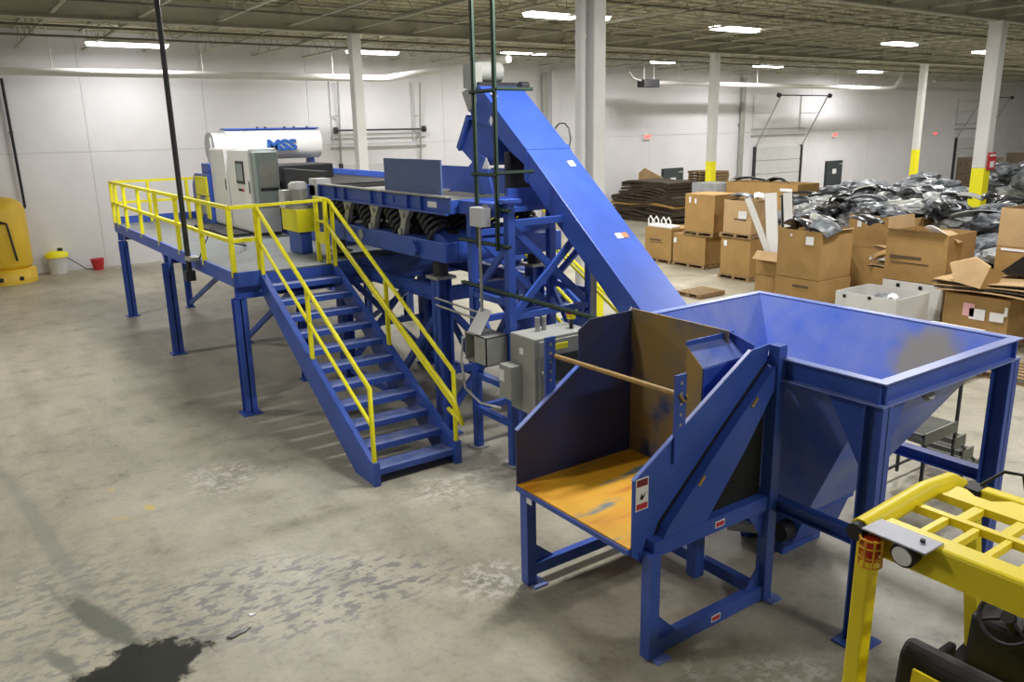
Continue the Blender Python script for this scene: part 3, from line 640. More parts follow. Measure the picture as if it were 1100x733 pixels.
MB().prism([(CX0-.05, 10.30, 5.04), (CX0-.05, 10.62, 4.94), (CX0-.05, 10.45, 4.66), (CX0-.05, 10.28, 4.78)], (.04, 0, 0)).build('belt_guard', GREY, cv)
# head motor
mt = MB().cyl((6.75, 10.45, 5.22), (7.15, 10.45, 5.22), .15, 16).build('drive_motor', GREY, cv); MB().box(6.62, 6.76, 10.30, 10.60, 5.0, 5.34).build('gearbox', GREY, mt)
MB().box(6.66, 7.36, 10.22, 10.55, 4.98, 5.07).build('motor_base', DARK, cv)
MB().cyl((7.32, 10.15, 5.02), (7.46, 10.15, 5.02), .06, 12).build('bearing', DARK, cv)
MB().tube([(7.40, 9.42, 4.40), (7.43, 9.36, 4.47), (7.45, 9.26, 4.47), (7.46, 9.18, 4.40), (7.45, 9.13, 4.25), (7.41, 9.12, 4.12)], .010, 6).build('cable', BLACK, cv)
# warning stickers on the casing
def slope_sticker(y, x, w, l, m, parent, name='warning_sticker'):
    a, b = y, y+l
    MB().prism([(x, a, zc(a)+.002), (x, b, zc(b)+.002), (x, b, zc(b)+.006), (x, a, zc(a)+.006)], (w, 0, 0)).build(name, m, parent)
slope_sticker(7.72, 7.08, .10, .07, PAPER, cv); slope_sticker(7.72, 7.18, .10, .07, mat('orange label', (.5, .2, .08), .6), cv)
slope_sticker(8.80, 7.18, .10, .08, PAPER, cv); slope_sticker(9.98, 6.72, .08, .06, PAPER, cv)
for y, z in ((9.93, 4.52), (7.0, 2.24)): MB().prism([(CX0-.006, y, z-.07), (CX0-.006, y-.05, z), (CX0-.006, y, z+.07), (CX0-.006, y+.05, z)], (.006, 0, 0)).build('diamond_sticker', PAPER, cv)
MB().prism([(CX0-.108, 9.82, 3.86), (CX0-.108, 10.04, 3.86), (CX0-.108, 9.93, 4.02)], (.007, 0, 0)).build('triangle_sticker', PAPER, cv)
# tail bearings
tb = MB().cyl((6.5, 4.62, .36), (6.65, 4.62, .36), .10, 14).build('tail_bearing', BLACK, cv); MB().bar((6.52, 4.75, .34), (6.50, 5.25, .18), .09, .09).build('takeup_tube', GALV, cv)
for y in (4.75, 5.2): MB().box(6.7, 7.35, y-.05, y+.05, 0, .22).build('foot', BLUE, cv)
# support tower
tw = thing('conveyor_tower', (6.48, 8.8, 0), 'blue braced steel tower with four posts carrying the conveyor', 'frame')
TX = (5.82, 7.15); TY = (8.35, 9.22)
for x, y, h in ((5.82, 8.35, 3.52), (5.82, 9.22, 3.30), (7.15, 8.35, 3.02), (7.15, 9.22, 3.52)):
    l = MB().box(x-.052, x+.052, y-.052, y+.052, .02, h).build('post', BLUE, tw); MB().box(x-.11, x+.11, y-.11, y+.11, 0, .022).build('base_plate', GALV, l)
MB().box(5.70, 5.95, 8.26, 8.46, 3.52, 3.56).build('cap_plate', BLUE, tw)
MB().box(5.76, 7.22, 9.16, 9.28, 3.30, 3.36).build('cross_beam', BLUE, tw); MB().box(5.70, 5.92, 8.42, 9.35, 3.33, 3.50).build('side_beam', BLUE, tw)
for z in (3.22, 2.02, .75):
    MB().box(5.87, 7.10, 8.31, 8.39, z, z+.08).build('cross_beam', BLUE, tw); MB().box(5.87, 7.10, 9.18, 9.26, z-.2, z-.12).build('cross_beam', BLUE, tw)
for x in TX:
    for z in (2.2, 1.05, .55): MB().box(x-.04, x+.04, 8.40, 9.17, z, z+.08).build('side_beam', BLUE, tw)
    MB().bar((x, 8.4, 2.95), (x, 9.17, 2.28), .05, .08).build('brace', BLUE, tw)
    MB().bar((x, 8.4, 1.15), (x, 9.17, 2.15), .05, .08).build('brace', BLUE, tw); MB().bar((x+.03, 9.17, 1.15), (x+.03, 8.4, 2.15), .05, .08).build('brace', BLUE, tw)
MB().bar((5.87, 8.36, 3.20), (7.10, 8.36, 2.10), .05, .09).build('brace', BLUE, tw); MB().bar((7.10, 8.33, 3.20), (5.87, 8.33, 2.10), .05, .09).build('brace', BLUE, tw)
MB().bar((5.87, 8.36, 1.95), (7.10, 8.36, .85), .05, .09).build('brace', BLUE, tw); MB().bar((7.10, 8.33, 1.95), (5.87, 8.33, .85), .05, .09).build('brace', BLUE, tw)
MB().bar((5.87, 9.22, 3.05), (7.10, 9.22, 1.9), .05, .09).build('brace', BLUE, tw)
MB().cyl((7.0, 8.1, 0), (7.0, 8.1, 2.6), .045, 10).build('pipe_leg', GALV, tw); MB().cyl((7.0, 8.1, 2.6), (7.0, 8.1, 2.72), .065, 10).build('pipe_collar', GALV, tw)
# green strut ladder
sl = thing('strut_hanger', (5.72, 8.65, 2.95), 'green slotted strut ladder hanging from the roof beside the conveyor head', 'strut frame')
def strut(p, q, par, name='strut', w=.045):
    p, q = Vector(p), Vector(q); d = (q-p).normalized(); m = MB()
    up = Vector((1,0,0)) if abs(d.z) > .9 else Vector((0,0,1))
    sd = d.cross(up).normalized()
    m.bar(p-up*.016, q-up*.016, w, .010, up); m.bar(p+sd*(w/2-.004), q+sd*(w/2-.004), .008, .042, up); m.bar(p-sd*(w/2-.004), q-sd*(w/2-.004), .008, .042, up)
    return m.build(name, STRUT, par)
for y in (8.43, 8.89): strut((5.70, y, 2.92), (5.70, y, 7.85), sl)
for z in (3.86, 4.86): strut((5.68, 8.38, z), (5.68, 8.94, z), sl, 'rung')
strut((5.74, 8.45, 4.88), (6.28, 8.45, 4.88), sl, 'bracket'); strut((5.74, 8.45, 3.88), (6.28, 8.45, 3.88), sl, 'bracket')
for z in (3.43, 2.98): strut((5.74, 8.22, z), (5.74, 9.42, z), sl, 'rung')
strut((5.75, 6.5, 2.36), (5.75, 9.40, 2.39), sl, 'long_strut')
jb1 = thing('junction_box', (5.62, 8.68, 3.22), 'small light grey junction box on the green struts with a conduit below', 'junction box')
MB().box(5.52, 5.66, 8.52, 8.80, 3.22, 3.46).build('box', LGREY, jb1, bevel=.008); MB().cyl((5.58, 8.66, 2.12), (5.58, 8.66, 3.22), .02, 8).build('conduit', GALV, jb1)
MB().cyl((5.6, 8.55, 3.46), (5.6, 8.55, 3.50), .03, 8).build('fitting', GALV, jb1)

# electrical boxes in front of the tower
ec = thing('electrical_cabinet', (6.15, 8.0, .9), 'large grey electrical cabinet hung on the tower behind the tipper', 'cabinet')
MB().box(5.72, 6.62, 7.72, 8.24, .90, 1.90).build('body', GREY, ec, bevel=.012)
MB().box(5.78, 6.58, 7.695, 7.72, .96, 1.86).build('door', GREY, ec, bevel=.006)
MB().box(5.92, 6.5, 7.685, 7.697, 1.32, 1.66).build('window', DOORG, ec)
MB().box(6.02, 6.22, 7.685, 7.696, 1.73, 1.80).build('yellow_label', YEL, ec); MB().box(5.714, 5.72, 7.95, 8.03, 1.66, 1.74).build('white_label', PAPER, ec)
MB().cyl((5.83, 7.715, 1.45), (5.83, 7.67, 1.45), .025, 8).build('latch', GALV, ec)
b = MB().box(5.54, 5.72, 7.98, 8.24, 1.08, 1.52).build('side_box', GREY, ec, bevel=.008); MB().box(5.534, 5.54, 8.12, 8.23, 1.30, 1.45).build('label', PAPER, b)
for x in (6.02, 6.12): MB().cyl((x, 8.05, 1.90), (x, 8.05, 2.08), .035, 10).build('conduit_stub', GALV, ec)
h = MB().cyl((6.45, 7.9, 1.90), (6.45, 7.9, 2.03), .025, 8).build('selector_stem', DARK, ec); MB().cyl((6.45, 7.9, 2.03), (6.45, 7.9, 2.09), .06, 12).build('selector_head', YEL, h); MB().box(6.40, 6.46, 7.86, 7.94, 2.06, 2.12).build('selector_button', RED, h)
for x, y in ((5.80, 8.1), (6.5, 8.1)): MB().box(x-.04, x+.04, y-.04, y+.04, 0, .90).build('stand_leg', BLUE, ec)
oj = thing('open_junction_box', (5.62, 8.6, 1.46), 'open grey junction box with raised lid on the tower', 'junction box')
m = MB(); x0, x1, y0, y1, z0, z1 = 5.42, 5.76, 8.35, 8.85, 1.46, 1.84
m.box(x0, x1, y0, y1, z0, z0+.012).box(x0, x1, y0, y1, z1-.012, z1).box(x0, x1, y0, y0+.012, z0, z1).box(x1-.012, x1, y0, y1, z0, z1).box(x0, x1, y1-.012, y1, z0, z1)
m.build('box', GREY, oj); MB().box(5.62, 5.72, 8.55, 8.7, 1.58, 1.70).build('terminals', BRASS, oj); MB().box(5.42, 5.435, 8.35, 8.62, 1.46, 1.84).build('front_flange', GREY, oj)
MB().prism([(5.44, 8.80, 1.85), (5.44, 8.50, 1.85), (5.60, 8.46, 2.15), (5.60, 8.74, 2.15)], (.02, .03, .0)).build('lid', LGREY, oj)
MB().tube([(5.50, 8.84, 1.75), (5.48, 9.0, 1.72), (5.48, 9.06, 1.4), (5.50, 9.02, 1.0), (5.54, 8.7, .86), (5.58, 8.26, .90)], .016, 8).build('flexible_conduit', LGREY, oj)
for z in (1.98, 2.08): MB().cyl((5.60, 8.70, z-.0), (5.60, 9.9, z+.02), .016, 8).build('conduit', GALV, oj)

# ------------------------------------------------------------------ hopper
def hopper_paint():
    m = mat('worn hopper paint', (.075, .17, .66), .42, col2=(.21, .27, .60), vscale=1.5); nt = m.node_tree; b = nt.nodes['Principled BSDF']
    src = b.inputs['Base Color'].links[0].from_socket
    geo = nt.nodes.new('ShaderNodeNewGeometry'); n = nt.nodes.new('ShaderNodeTexNoise'); n.inputs['Scale'].default_value = 3
    d = nt.nodes.new('ShaderNodeVectorMath'); d.operation = 'DISTANCE'; d.inputs[1].default_value = WEAR_AT
    nt.links.new(geo.outputs['Position'], d.inputs[0]); nt.links.new(geo.outputs['Position'], n.inputs['Vector'])
    a = nt.nodes.new('ShaderNodeMath'); a.operation = 'MULTIPLY_ADD'; a.inputs[1].default_value = .35; nt.links.new(n.outputs['Fac'], a.inputs[0]); nt.links.new(d.outputs['Value'], a.inputs[2])
    mr = nt.nodes.new('ShaderNodeMapRange'); mr.inputs['From Min'].default_value = .46; mr.inputs['From Max'].default_value = .62; mr.inputs['To Min'].default_value = 1; mr.inputs['To Max'].default_value = 0
    nt.links.new(a.outputs['Value'], mr.inputs['Value'])
    mx = nt.nodes.new('ShaderNodeMix'); mx.data_type = 'RGBA'; mx.inputs['B'].default_value = (.30, .28, .23, 1)
    nt.links.new(mr.outputs['Result'], mx.inputs['Factor']); nt.links.new(src, mx.inputs['A']); nt.links.new(mx.outputs['Result'], b.inputs['Base Color'])
    return m
WEAR_AT = (7.93, 4.02, 2.02)
RIM = mat('blue rim with painted glare', (.20, .28, .66), .32, var=.12, vscale=4)  # pale tone is glare on the rim, put into the colour
HX0, HX1, HY0, HY1, HZ = 5.87, 8.19, 3.29, 6.35, 2.40
ho = thing('feed_hopper', (7.03, 4.82, 0), 'large blue steel hopper with sloping sides on tall legs', 'hopper')
bx0, bx1, by0, by1, bz = 6.62, 7.43, 4.40, 5.25, .62
r0 = .10
def wallq(a, b, c, d, name, m=BLUEW):
    P = [Vector(v) for v in (a, b, c, d)]; n = (P[1]-P[0]).cross(P[3]-P[0]).normalized()*.012
    return MB().prism(P, n).build(name, m, ho)
T = [(HX0+r0, HY0+r0, HZ-.02), (HX1-r0, HY0+r0, HZ-.02), (HX1-r0, HY1-r0, HZ-.02), (HX0+r0, HY1-r0, HZ-.02)]
B = [(bx0, by0, bz), (bx1, by0, bz), (bx1, by1, bz), (bx0, by1, bz)]
HW = hopper_paint()
for i in range(4):
    j = (i+1) % 4; wallq(T[i], T[j], B[j], B[i], 'hopper_wall', HW)
MB().box(bx0, bx1, by0, by1, bz-.04, bz).build('outlet_flange', BLUE, ho)
for a, b in (((HX0, HY0), (HX1, HY0)), ((HX0, HY1), (HX1, HY1))):
    o = MB().box(a[0], b[0], a[1]-(.0 if a[1] == HY0 else .10), a[1]+(.10 if a[1] == HY0 else 0), HZ-.012, HZ).build('rim_plate', RIM, ho)
    yy = a[1]+(.07 if a[1] == HY0 else -.07); MB().box(a[0]+.02, b[0]-.02, yy-.012, yy+.012, HZ-.19, HZ-.012).build('rim_web', BLUE, ho)
    MB().box(a[0], b[0], a[1]-(.0 if a[1] == HY0 else .09), a[1]+(.09 if a[1] == HY0 else 0), HZ-.205, HZ-.19).build('rim_flange', RIM, ho)
for x in (HX0, HX1):
    s = 1 if x == HX0 else -1
    MB().box(min(x, x+s*.10), max(x, x+s*.10), HY0+.10, HY1-.10, HZ-.012, HZ).build('rim_plate', RIM, ho)
    MB().box(min(x+s*.06, x+s*.084), max(x+s*.06, x+s*.084), HY0+.02, HY1-.02, HZ-.19, HZ-.012).build('rim_web', BLUE, ho)
    MB().box(min(x, x+s*.09), max(x, x+s*.09), HY0+.09, HY1-.09, HZ-.205, HZ-.19).build('rim_flange', RIM, ho)
for x in (5.96, 8.10):
    for y in (3.38, 6.26):
        l = MB().ibeam((x, y, .02), (x, y, HZ-.205), .16, .17, up=(0,1,0), t=.014).build('leg', BLUE, ho); MB().box(x-.16, x+.16, y-.14, y+.14, 0, .022).build('base_plate', BLUE, l)
    MB().ibeam((x, 3.46, .98), (x, 6.18, .98), .12, .12, t=.012).build('tie_beam', BLUE, ho)
for y in (6.26,): MB().ibeam((6.04, y, .98), (8.02, y, .98), .12, .12, t=.012).build('tie_beam', BLUE, ho)
# stiffener ridge and lifting lug hole on the near wall
MB().cyl((7.05, 3.54, 2.03), (7.05, 3.58, 2.0), .07, 16).build('sight_hole', GALV, ho)
MB().prism([(5.97, 3.46, 1.52), (5.97, 3.86, 2.18), (5.97, 3.46, 2.18)], (.012, 0, 0)).build('gusset', BLUE, ho)
MB().prism([(6.04, 3.40, 1.5), (6.44, 3.40, 2.18), (6.04, 3.40, 2.18)], (0, .012, 0)).build('gusset', BLUE, ho)

# ------------------------------------------------------------------ box tipper (dumper) in front of the hopper
du = thing('box_tipper', (4.95, 5.1, 0), 'blue box tipper with worn orange tray standing in front of the hopper', 'machine')
DYN, DYF = 4.38, 5.95
MB().box(4.18, 5.66, DYN, DYF, 1.04, 1.06).build('tray_floor', ORANGE, du)
MB().box(4.16, 4.20, DYN, DYF, 1.0, 1.045).build('tray_lip', BLUE, du)
far = [(4.18, DYF, 1.0), (4.18, DYF, 1.62), (4.96, DYF, 2.13), (4.96, DYF, 2.48), (5.10, DYF, 2.57), (5.72, DYF, 2.58), (5.72, DYF, 1.0)]
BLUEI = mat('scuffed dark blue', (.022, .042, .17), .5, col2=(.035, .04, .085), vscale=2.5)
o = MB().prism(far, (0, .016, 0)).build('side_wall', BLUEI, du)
MB().bar((4.18, DYF-.001, 1.62), (4.96, DYF-.001, 2.13), .05, .012, (-.55, 0, .84)).build('edge_strip', BLUEW, o)
MB().box(5.66, 5.68, 4.70, DYF, 1.04, 2.60).build('back_wall', RUST, du)
MB().box(5.66, 5.68, DYN, 4.70, 1.04, 2.2).build('back_wall', RUST, du)
# wedge cover in the near rear corner
wv = MB().hexa([(5.19, 4.56, 1.06), (5.74, 4.56, 1.06), (5.74, 4.75, 1.06), (5.19, 4.75, 1.06)], [(5.19, 4.56, 2.37), (5.74, 4.56, 2.38), (5.74, 4.75, 2.52), (5.19, 4.75, 2.53)]).build('cylinder_cover', BLUEW, du)
MB().box(5.19, 5.74, 4.548, 4.56, 1.06, 2.36).build('cover_face', BLUE, wv)
MB().box(5.178, 5.19, 4.56, 4.75, 1.06, 2.37).build('cover_end', RUST, wv); MB().prism([(5.178, 4.56, 2.37), (5.178, 4.75, 2.37), (5.178, 4.75, 2.53)], (.012, 0, 0)).build('cover_end', RUST, wv)
MB().box(5.19, 5.80, 4.75, 4.765, 2.45, 2.57).build('cover_flange', BLUE, wv); MB().prism([(5.74, 4.47, 2.30), (5.74, 4.47, 2.50), (5.74, 4.75, 2.57), (5.74, 4.75, 2.30)], (.014, 0, 0)).build('cover_flange', BLUE, wv)
# near side wall (tilting) with sloping guide tube
near = [(4.20, DYN, .98), (4.20, DYN, 1.65), (5.57, DYN, 2.50), (5.82, DYN, 2.52), (5.80, DYN, 2.38), (5.19, DYN, 1.85), (4.49, DYN, 1.21), (4.42, DYN, 1.06), (4.40, DYN, .82)]
sw = MB().prism(near, (0, -.016, 0)).build('side_wall', BLUE, du)
MB().bar((4.20, DYN-.008, 1.655), (5.57, DYN-.008, 2.505), .034, .012, (-.53, 0, .85)).build('edge_strip', BLUEW, sw)
st = MB().prism([(4.44, DYN-.02, 1.06), (4.52, DYN-.02, 1.19), (5.19, DYN-.02, 1.81), (5.80, DYN-.02, 2.34), (5.80, DYN-.02, 2.12), (5.45, DYN-.02, 1.64), (4.98, DYN-.02, 1.10), (4.62, DYN-.02, .98)], (0, -.09, 0)).build('guide_tube', BLUE, du)
MB().box(4.36, 5.80, DYN-.115, DYN-.02, .96, 1.10).build('frame_beam', BLUE, du)
MB().prism([(4.43, DYN-.012, 1.06), (4.49, DYN-.012, 1.26), (5.80, DYN-.012, 2.44), (5.80, DYN-.012, 1.06)], (0, .006, 0)).build('dark_infill', mat('near black infill', (.012, .014, .012), .8, var=.4, vscale=30), du)  # near-black sheet filling the triangle behind the guide tube
for x, z in ((4.86, 1.47), (5.50, 2.03)): MB().bar((x, DYN-.118, z), (x+.07, DYN-.118, z+.07), .01, .028, (0, 0, 1)).build('hinge_pin', BRASS, st)
# posts and base frame
for x, y, h in ((4.36, 4.30, 1.0), (4.24, 5.86, 1.0), (5.86, 4.30, 2.52), (5.72, 5.90, 1.0)):
    l = MB().box(x-.055, x+.055, y-.055, y+.055, .02, h).build('post', BLUE, du)
    MB().box(x-.02, x+.14, y-.13, y+.05, 0, .02).build('foot_plate', BLUEW, l)
MB().box(4.41, 5.80, 4.26, 4.35, .03, .17).build('base_rail', BLUE, du)
MB().box(4.29, 5.67, 5.82, 5.90, .10, .22).build('base_rail', BLUE, du)
MB().box(5.74, 5.82, 4.35, 5.85, .06, .18).build('base_rail', BLUE, du)
MB().box(5.54, 5.66, 4.86, 4.98, .06, 1.0).build('post', BLUE, du)
MB().box(4.29, 5.70, 5.84, 5.92, .92, 1.0).build('frame_beam', BLUE, du); MB().box(5.70, 5.78, 4.35, 5.90, .92, 1.0).build('frame_beam', BLUE, du); MB().box(4.28, 4.34, 4.35, 5.82, .95, 1.0).build('frame_beam', BLUE, du)
for a in (((4.41, 4.305, .17), (4.66, 4.305, .17), (4.41, 4.305, .42)), ((5.80, 4.305, .17), (5.60, 4.305, .17), (5.80, 4.305, .40)), ((5.80, 4.305, .96), (5.58, 4.305, .96), (5.80, 4.305, .66))):
    MB().prism(a, (0, .015, 0)).build('gusset', BLUE, du)
MB().prism(((4.29, 5.86, .22), (4.55, 5.86, .22), (4.29, 5.86, .44)), (0, .015, 0)).build('gusset', BLUE, du); MB().prism(((5.66, 5.86, .22), (5.42, 5.86, .22), (5.66, 5.86, .44)), (0, .015, 0)).build('gusset', BLUE, du)
# perforated uprights and retaining rod
for x, y, z0, z1 in ((4.69, DYN-.03, 1.70, 2.46), (4.62, DYF+.035, 1.80, 2.46)):
    u = MB().box(x-.06, x+.06, y-.012, y+.012, z0, z1).build('perforated_upright', BLUE, du)
    for k in range(5): MB().cyl((x, y-.013, z1-.07-.09*k), (x, y-.016, z1-.07-.09*k), .016, 8).build('hole', GALV, u)
MB().cyl((4.66, DYF-.0, 2.27), (4.68, DYN-.0, 2.29), .022, 10).build('retaining_rod', BRASS, du)
MB().tube([(4.66, DYN-.05, 2.30), (4.70, DYN-.06, 2.24), (4.76, DYN-.05, 2.22), (4.74, DYN-.05, 2.28)], .012, 6).build('rod_clip', BRASS, du)
# safety labels
REDL = mat('label red', (.50, .03, .05), .5)
lb = MB().box(4.225, 4.365, DYN-.022, DYN-.016, 1.38, 1.66).build('safety_label', PAPER, sw)
MB().box(4.235, 4.355, DYN-.024, DYN-.022, 1.59, 1.65).build('label_header', mat('label dark red', (.20, .02, .03), .5), lb); MB().box(4.235, 4.355, DYN-.024, DYN-.022, 1.39, 1.44).build('label_footer', REDL, lb)
MB().prism([(4.27, DYN-.022, 1.48), (4.29, DYN-.022, 1.53), (4.30, DYN-.022, 1.50), (4.34, DYN-.022, 1.53), (4.30, DYN-.022, 1.47)], (0, -.003, 0)).build('label_pictogram', BLACK, lb)
for x, z, y in ((5.15, 1.03, DYN-.117), (5.15, .10, 4.257)):
    l2 = MB().box(x-.06, x+.06, y-.003, y+.002, z-.03, z+.03).build('small_label', PAPER, du); MB().box(x-.05, x+.05, y-.005, y-.003, z-.02, z+.02).build('label_print', REDL, l2)
MB().box(4.18, 4.184, 5.72, 5.80, .92, .98).build('small_label', PAPER, du)

# ------------------------------------------------------------------ forklift
fk = thing('forklift', (4.85, 1.85, 0), 'yellow forklift truck with barred overhead guard in the lower right corner', 'forklift')
GZ = 2.10
m = MB().tube([(4.16, 2.40, GZ-.03), (4.9, 2.42, GZ-.005), (5.22, 2.42, GZ-.03), (5.36, 2.42, GZ-.10), (5.42, 2.41, GZ-.22)], .065, 10).build('guard_side_rail', FLY, fk)
MB().tube([(4.16, 1.30, GZ-.03), (4.9, 1.28, GZ-.005), (5.22, 1.28, GZ-.03), (5.36, 1.28, GZ-.10), (5.42, 1.29, GZ-.22)], .055, 10).build('guard_side_rail', FLY, fk)
MB().cyl((4.10, 2.40, GZ-.032), (4.17, 2.40, GZ-.03), .055, 10).build('rail_end', BLACK, fk)
MB().hexa([(4.18, 1.30, GZ-.17), (4.30, 1.30, GZ-.17), (4.30, 2.40, GZ-.17), (4.18, 2.40, GZ-.17)], [(4.24, 1.30, GZ), (4.40, 1.30, GZ), (4.40, 2.40, GZ), (4.24, 2.40, GZ)]).build('rear_beam', FLY, fk, bevel=.02)
for x in (4.70, 4.98): MB().box(x-.025, x+.025, 1.33, 2.38, GZ-.06, GZ-.01).build('guard_bar', FLY, fk)
for y in (2.16, 1.98, 1.80, 1.62, 1.45): MB().box(4.38, 4.68, y-.018, y+.018, GZ-.06, GZ-.015).build('guard_bar', FLY, fk)
for y in (2.10, 1.85, 1.60): MB().box(4.72, 4.96, y-.03, y+.03, GZ-.06, GZ-.015).build('guard_bar', FLY, fk)
sc_ = [(5.0+.0, 2.38), (5.16, 2.38), (5.16, 2.28), (5.10, 2.20), (5.10, 2.10), (5.20, 2.02), (5.20, 1.92), (5.10, 1.84), (5.10, 1.74), (5.20, 1.66), (5.20, 1.56), (5.10, 1.48), (5.12, 1.33), (5.0, 1.33)]
MB().prism([(x, y, GZ-.06) for x, y in sc_], (0, 0, .045)).build('scalloped_plate', FLY, fk)
MB().box(5.30, 5.40, 1.33, 2.26, GZ-.14, GZ-.05).build('front_beam', FLY, fk, bevel=.015)
MB().box(5.28, 5.42, 2.26, 2.38, GZ-.16, GZ-.06).build('beam_bracket', BLACK, fk)
MB().tube([(5.40, 2.30, GZ-.06), (5.52, 2.22, GZ+.03), (5.56, 2.12, GZ+.03), (5.56, 2.08, GZ-.12), (5.50, 2.05, GZ-.3)], .012, 6).build('hose', BLACK, fk)
for y in (2.36, 1.34):
    MB().bar((4.20, y, GZ-.05), (4.18, y, .75), .11, .10, (0, 1, 0)).build('rear_pillar', FLY, fk, bevel=.012)
    MB().bar((5.43, y-.0, GZ-.18), (5.78, y, .55), .07, .09, (0, 1, 0)).build('front_pillar', FLY, fk)
MB().tube([(4.26, 2.42, 1.22), (4.32, 2.43, 1.22)], .018, 8).build('pin', BLACK, fk)
# lamp plate, work light, caged tail lamp
MB().hexa([(4.10, 1.98, GZ+.002), (4.30, 1.98, GZ+.002), (4.30, 2.36, GZ+.002), (4.10, 2.36, GZ+.002)], [(4.10, 1.98, GZ+.014), (4.30, 1.98, GZ+.014), (4.30, 2.36, GZ+.014), (4.10, 2.36, GZ+.014)]).build('lamp_plate', STEELP, fk, bevel=.004)
MB().cyl((4.22, 2.06, GZ+.012), (4.22, 2.06, GZ+.03), .015, 8).build('plate_bolt', DARK, fk)
wl = MB().cyl((4.20, 2.12, GZ-.06), (4.13, 2.12, GZ-.07), .075, 18).build('work_light', BLACK, fk, bevel=.008); MB().cyl((4.132, 2.12, GZ-.07), (4.120, 2.12, GZ-.072), .058, 18).build('lens', GLASS, wl)
tl = MB().cyl((4.12, 2.30, GZ-.17), (4.12, 2.30, GZ-.03), .045, 14).build('tail_lamp', AMBER, fk)
CAGE = mat('orange wire cage', (.85, .45, .02), .5)
for z in (GZ-.20, GZ-.14, GZ-.08, GZ-.03): MB().tube([(4.12+.065*math.cos(a), 2.30+.065*math.sin(a), z) for a in [2*math.pi*i/14 for i in range(14)]], .006, 5, True).build('cage_ring', CAGE, tl)
for i in range(8):
    a = i*math.pi/4; MB().cyl((4.12+.065*math.cos(a), 2.30+.065*math.sin(a), GZ-.20), (4.12+.065*math.cos(a), 2.30+.065*math.sin(a), GZ-.02), .006, 5).build('cage_wire', CAGE, tl)
# seat, wheel, dashboard, body
bk = MB().prism([(4.36, 1.52, .78), (4.40, 1.52, 1.24), (4.46, 1.52, 1.31), (4.54, 1.52, 1.30), (4.60, 1.52, 1.20), (4.66, 1.52, .82)], (0, .70, 0)).build('seat_backrest', BLACK, fk, bevel=.035)
MB().prism([(4.34, 1.64, .84), (4.38, 1.64, 1.20), (4.36, 1.64, 1.20), (4.32, 1.64, .84)], (0, .46, 0)).build('backrest_panel', FLY, bk)
MB().box(4.62, 5.12, 1.56, 2.18, .74, .90).build('seat_cushion', BLACK, fk, bevel=.05)
MB().box(4.60, 5.10, 2.18, 2.24, .84, 1.02).build('armrest', BLACK, fk, bevel=.02); MB().box(4.60, 5.10, 1.50, 1.56, .84, 1.02).build('armrest', BLACK, fk, bevel=.02)
ctr = Vector((5.30, 1.98, 1.24)); nrm = Vector((-.80, 0, .60)); a1 = Vector((0, 1, 0)); a2 = nrm.cross(a1)
swh = MB().tube([ctr+(a1*math.cos(t)+a2*math.sin(t))*.175 for t in [2*math.pi*i/24 for i in range(24)]], .016, 8, True).build('steering_wheel', BLACK, fk)
for t in (.5, 2.6, 4.7): MB().cyl(ctr, ctr+(a1*math.cos(t)+a2*math.sin(t))*.17, .012, 6).build('spoke', BLACK, swh)
MB().cyl(ctr-nrm*.02, ctr+nrm*.03, .045, 12).build('hub', BLACK, swh); MB().cyl(ctr, ctr+Vector((.25, 0, -.3)), .03, 10).build('steering_column', BLACK, fk)
MB().hexa([(5.34, 1.42, .40), (5.72, 1.42, .40), (5.72, 2.26, .40), (5.34, 2.26, .40)], [(5.40, 1.42, 1.10), (5.70, 1.42, 1.12), (5.70, 2.26, 1.12), (5.40, 2.26, 1.10)]).build('dashboard', BLACK, fk, bevel=.04)
MB().cyl((5.45, 1.85, 1.1), (5.50, 1.85, 1.28), .09, 14).build('display_pod', BLACK, fk)
MB().hexa([(3.75, 1.32, .25), (4.62, 1.32, .25), (4.62, 2.40, .25), (3.75, 2.40, .25)], [(3.90, 1.36, .80), (4.62, 1.36, .80), (4.62, 2.36, .80), (3.90, 2.36, .80)]).build('counterweight', FLY, fk, bevel=.06)
MB().box(4.62, 5.34, 1.40, 2.32, .30, .74).build('engine_cover', FLY, fk, bevel=.03); MB().box(5.30, 5.75, 1.40, 2.32, .28, .42).build('floor_plate', DARK, fk)
for x, r in ((4.15, .25), (5.75, .31)):
    for y in (1.30, 2.22):
        wh = MB().cyl((x, y, r), (x, y+.2, r), r, 24).build('tyre', BLACK, fk); MB().cyl((x, y-.01, r), (x, y+.21, r), r*.5, 16).build('wheel_rim', FLY, wh)
for y in (1.55, 2.12): MB().ibeam((6.12, y, .12), (6.12, y, 2.05), .10, .14, up=(1,0,0)).build('mast_channel', DARK, fk)
for z in (.3, 1.1, 1.95): MB().box(6.08, 6.16, 1.55, 2.12, z, z+.08).build('mast_tie', DARK, fk)
MB().box(6.20, 6.26, 1.40, 2.30, .15, .55).build('carriage', DARK, fk)
for y in (1.60, 2.08): MB().box(6.26, 7.30, y-.06, y+.06, .08, .12).build('fork', DARK, fk)

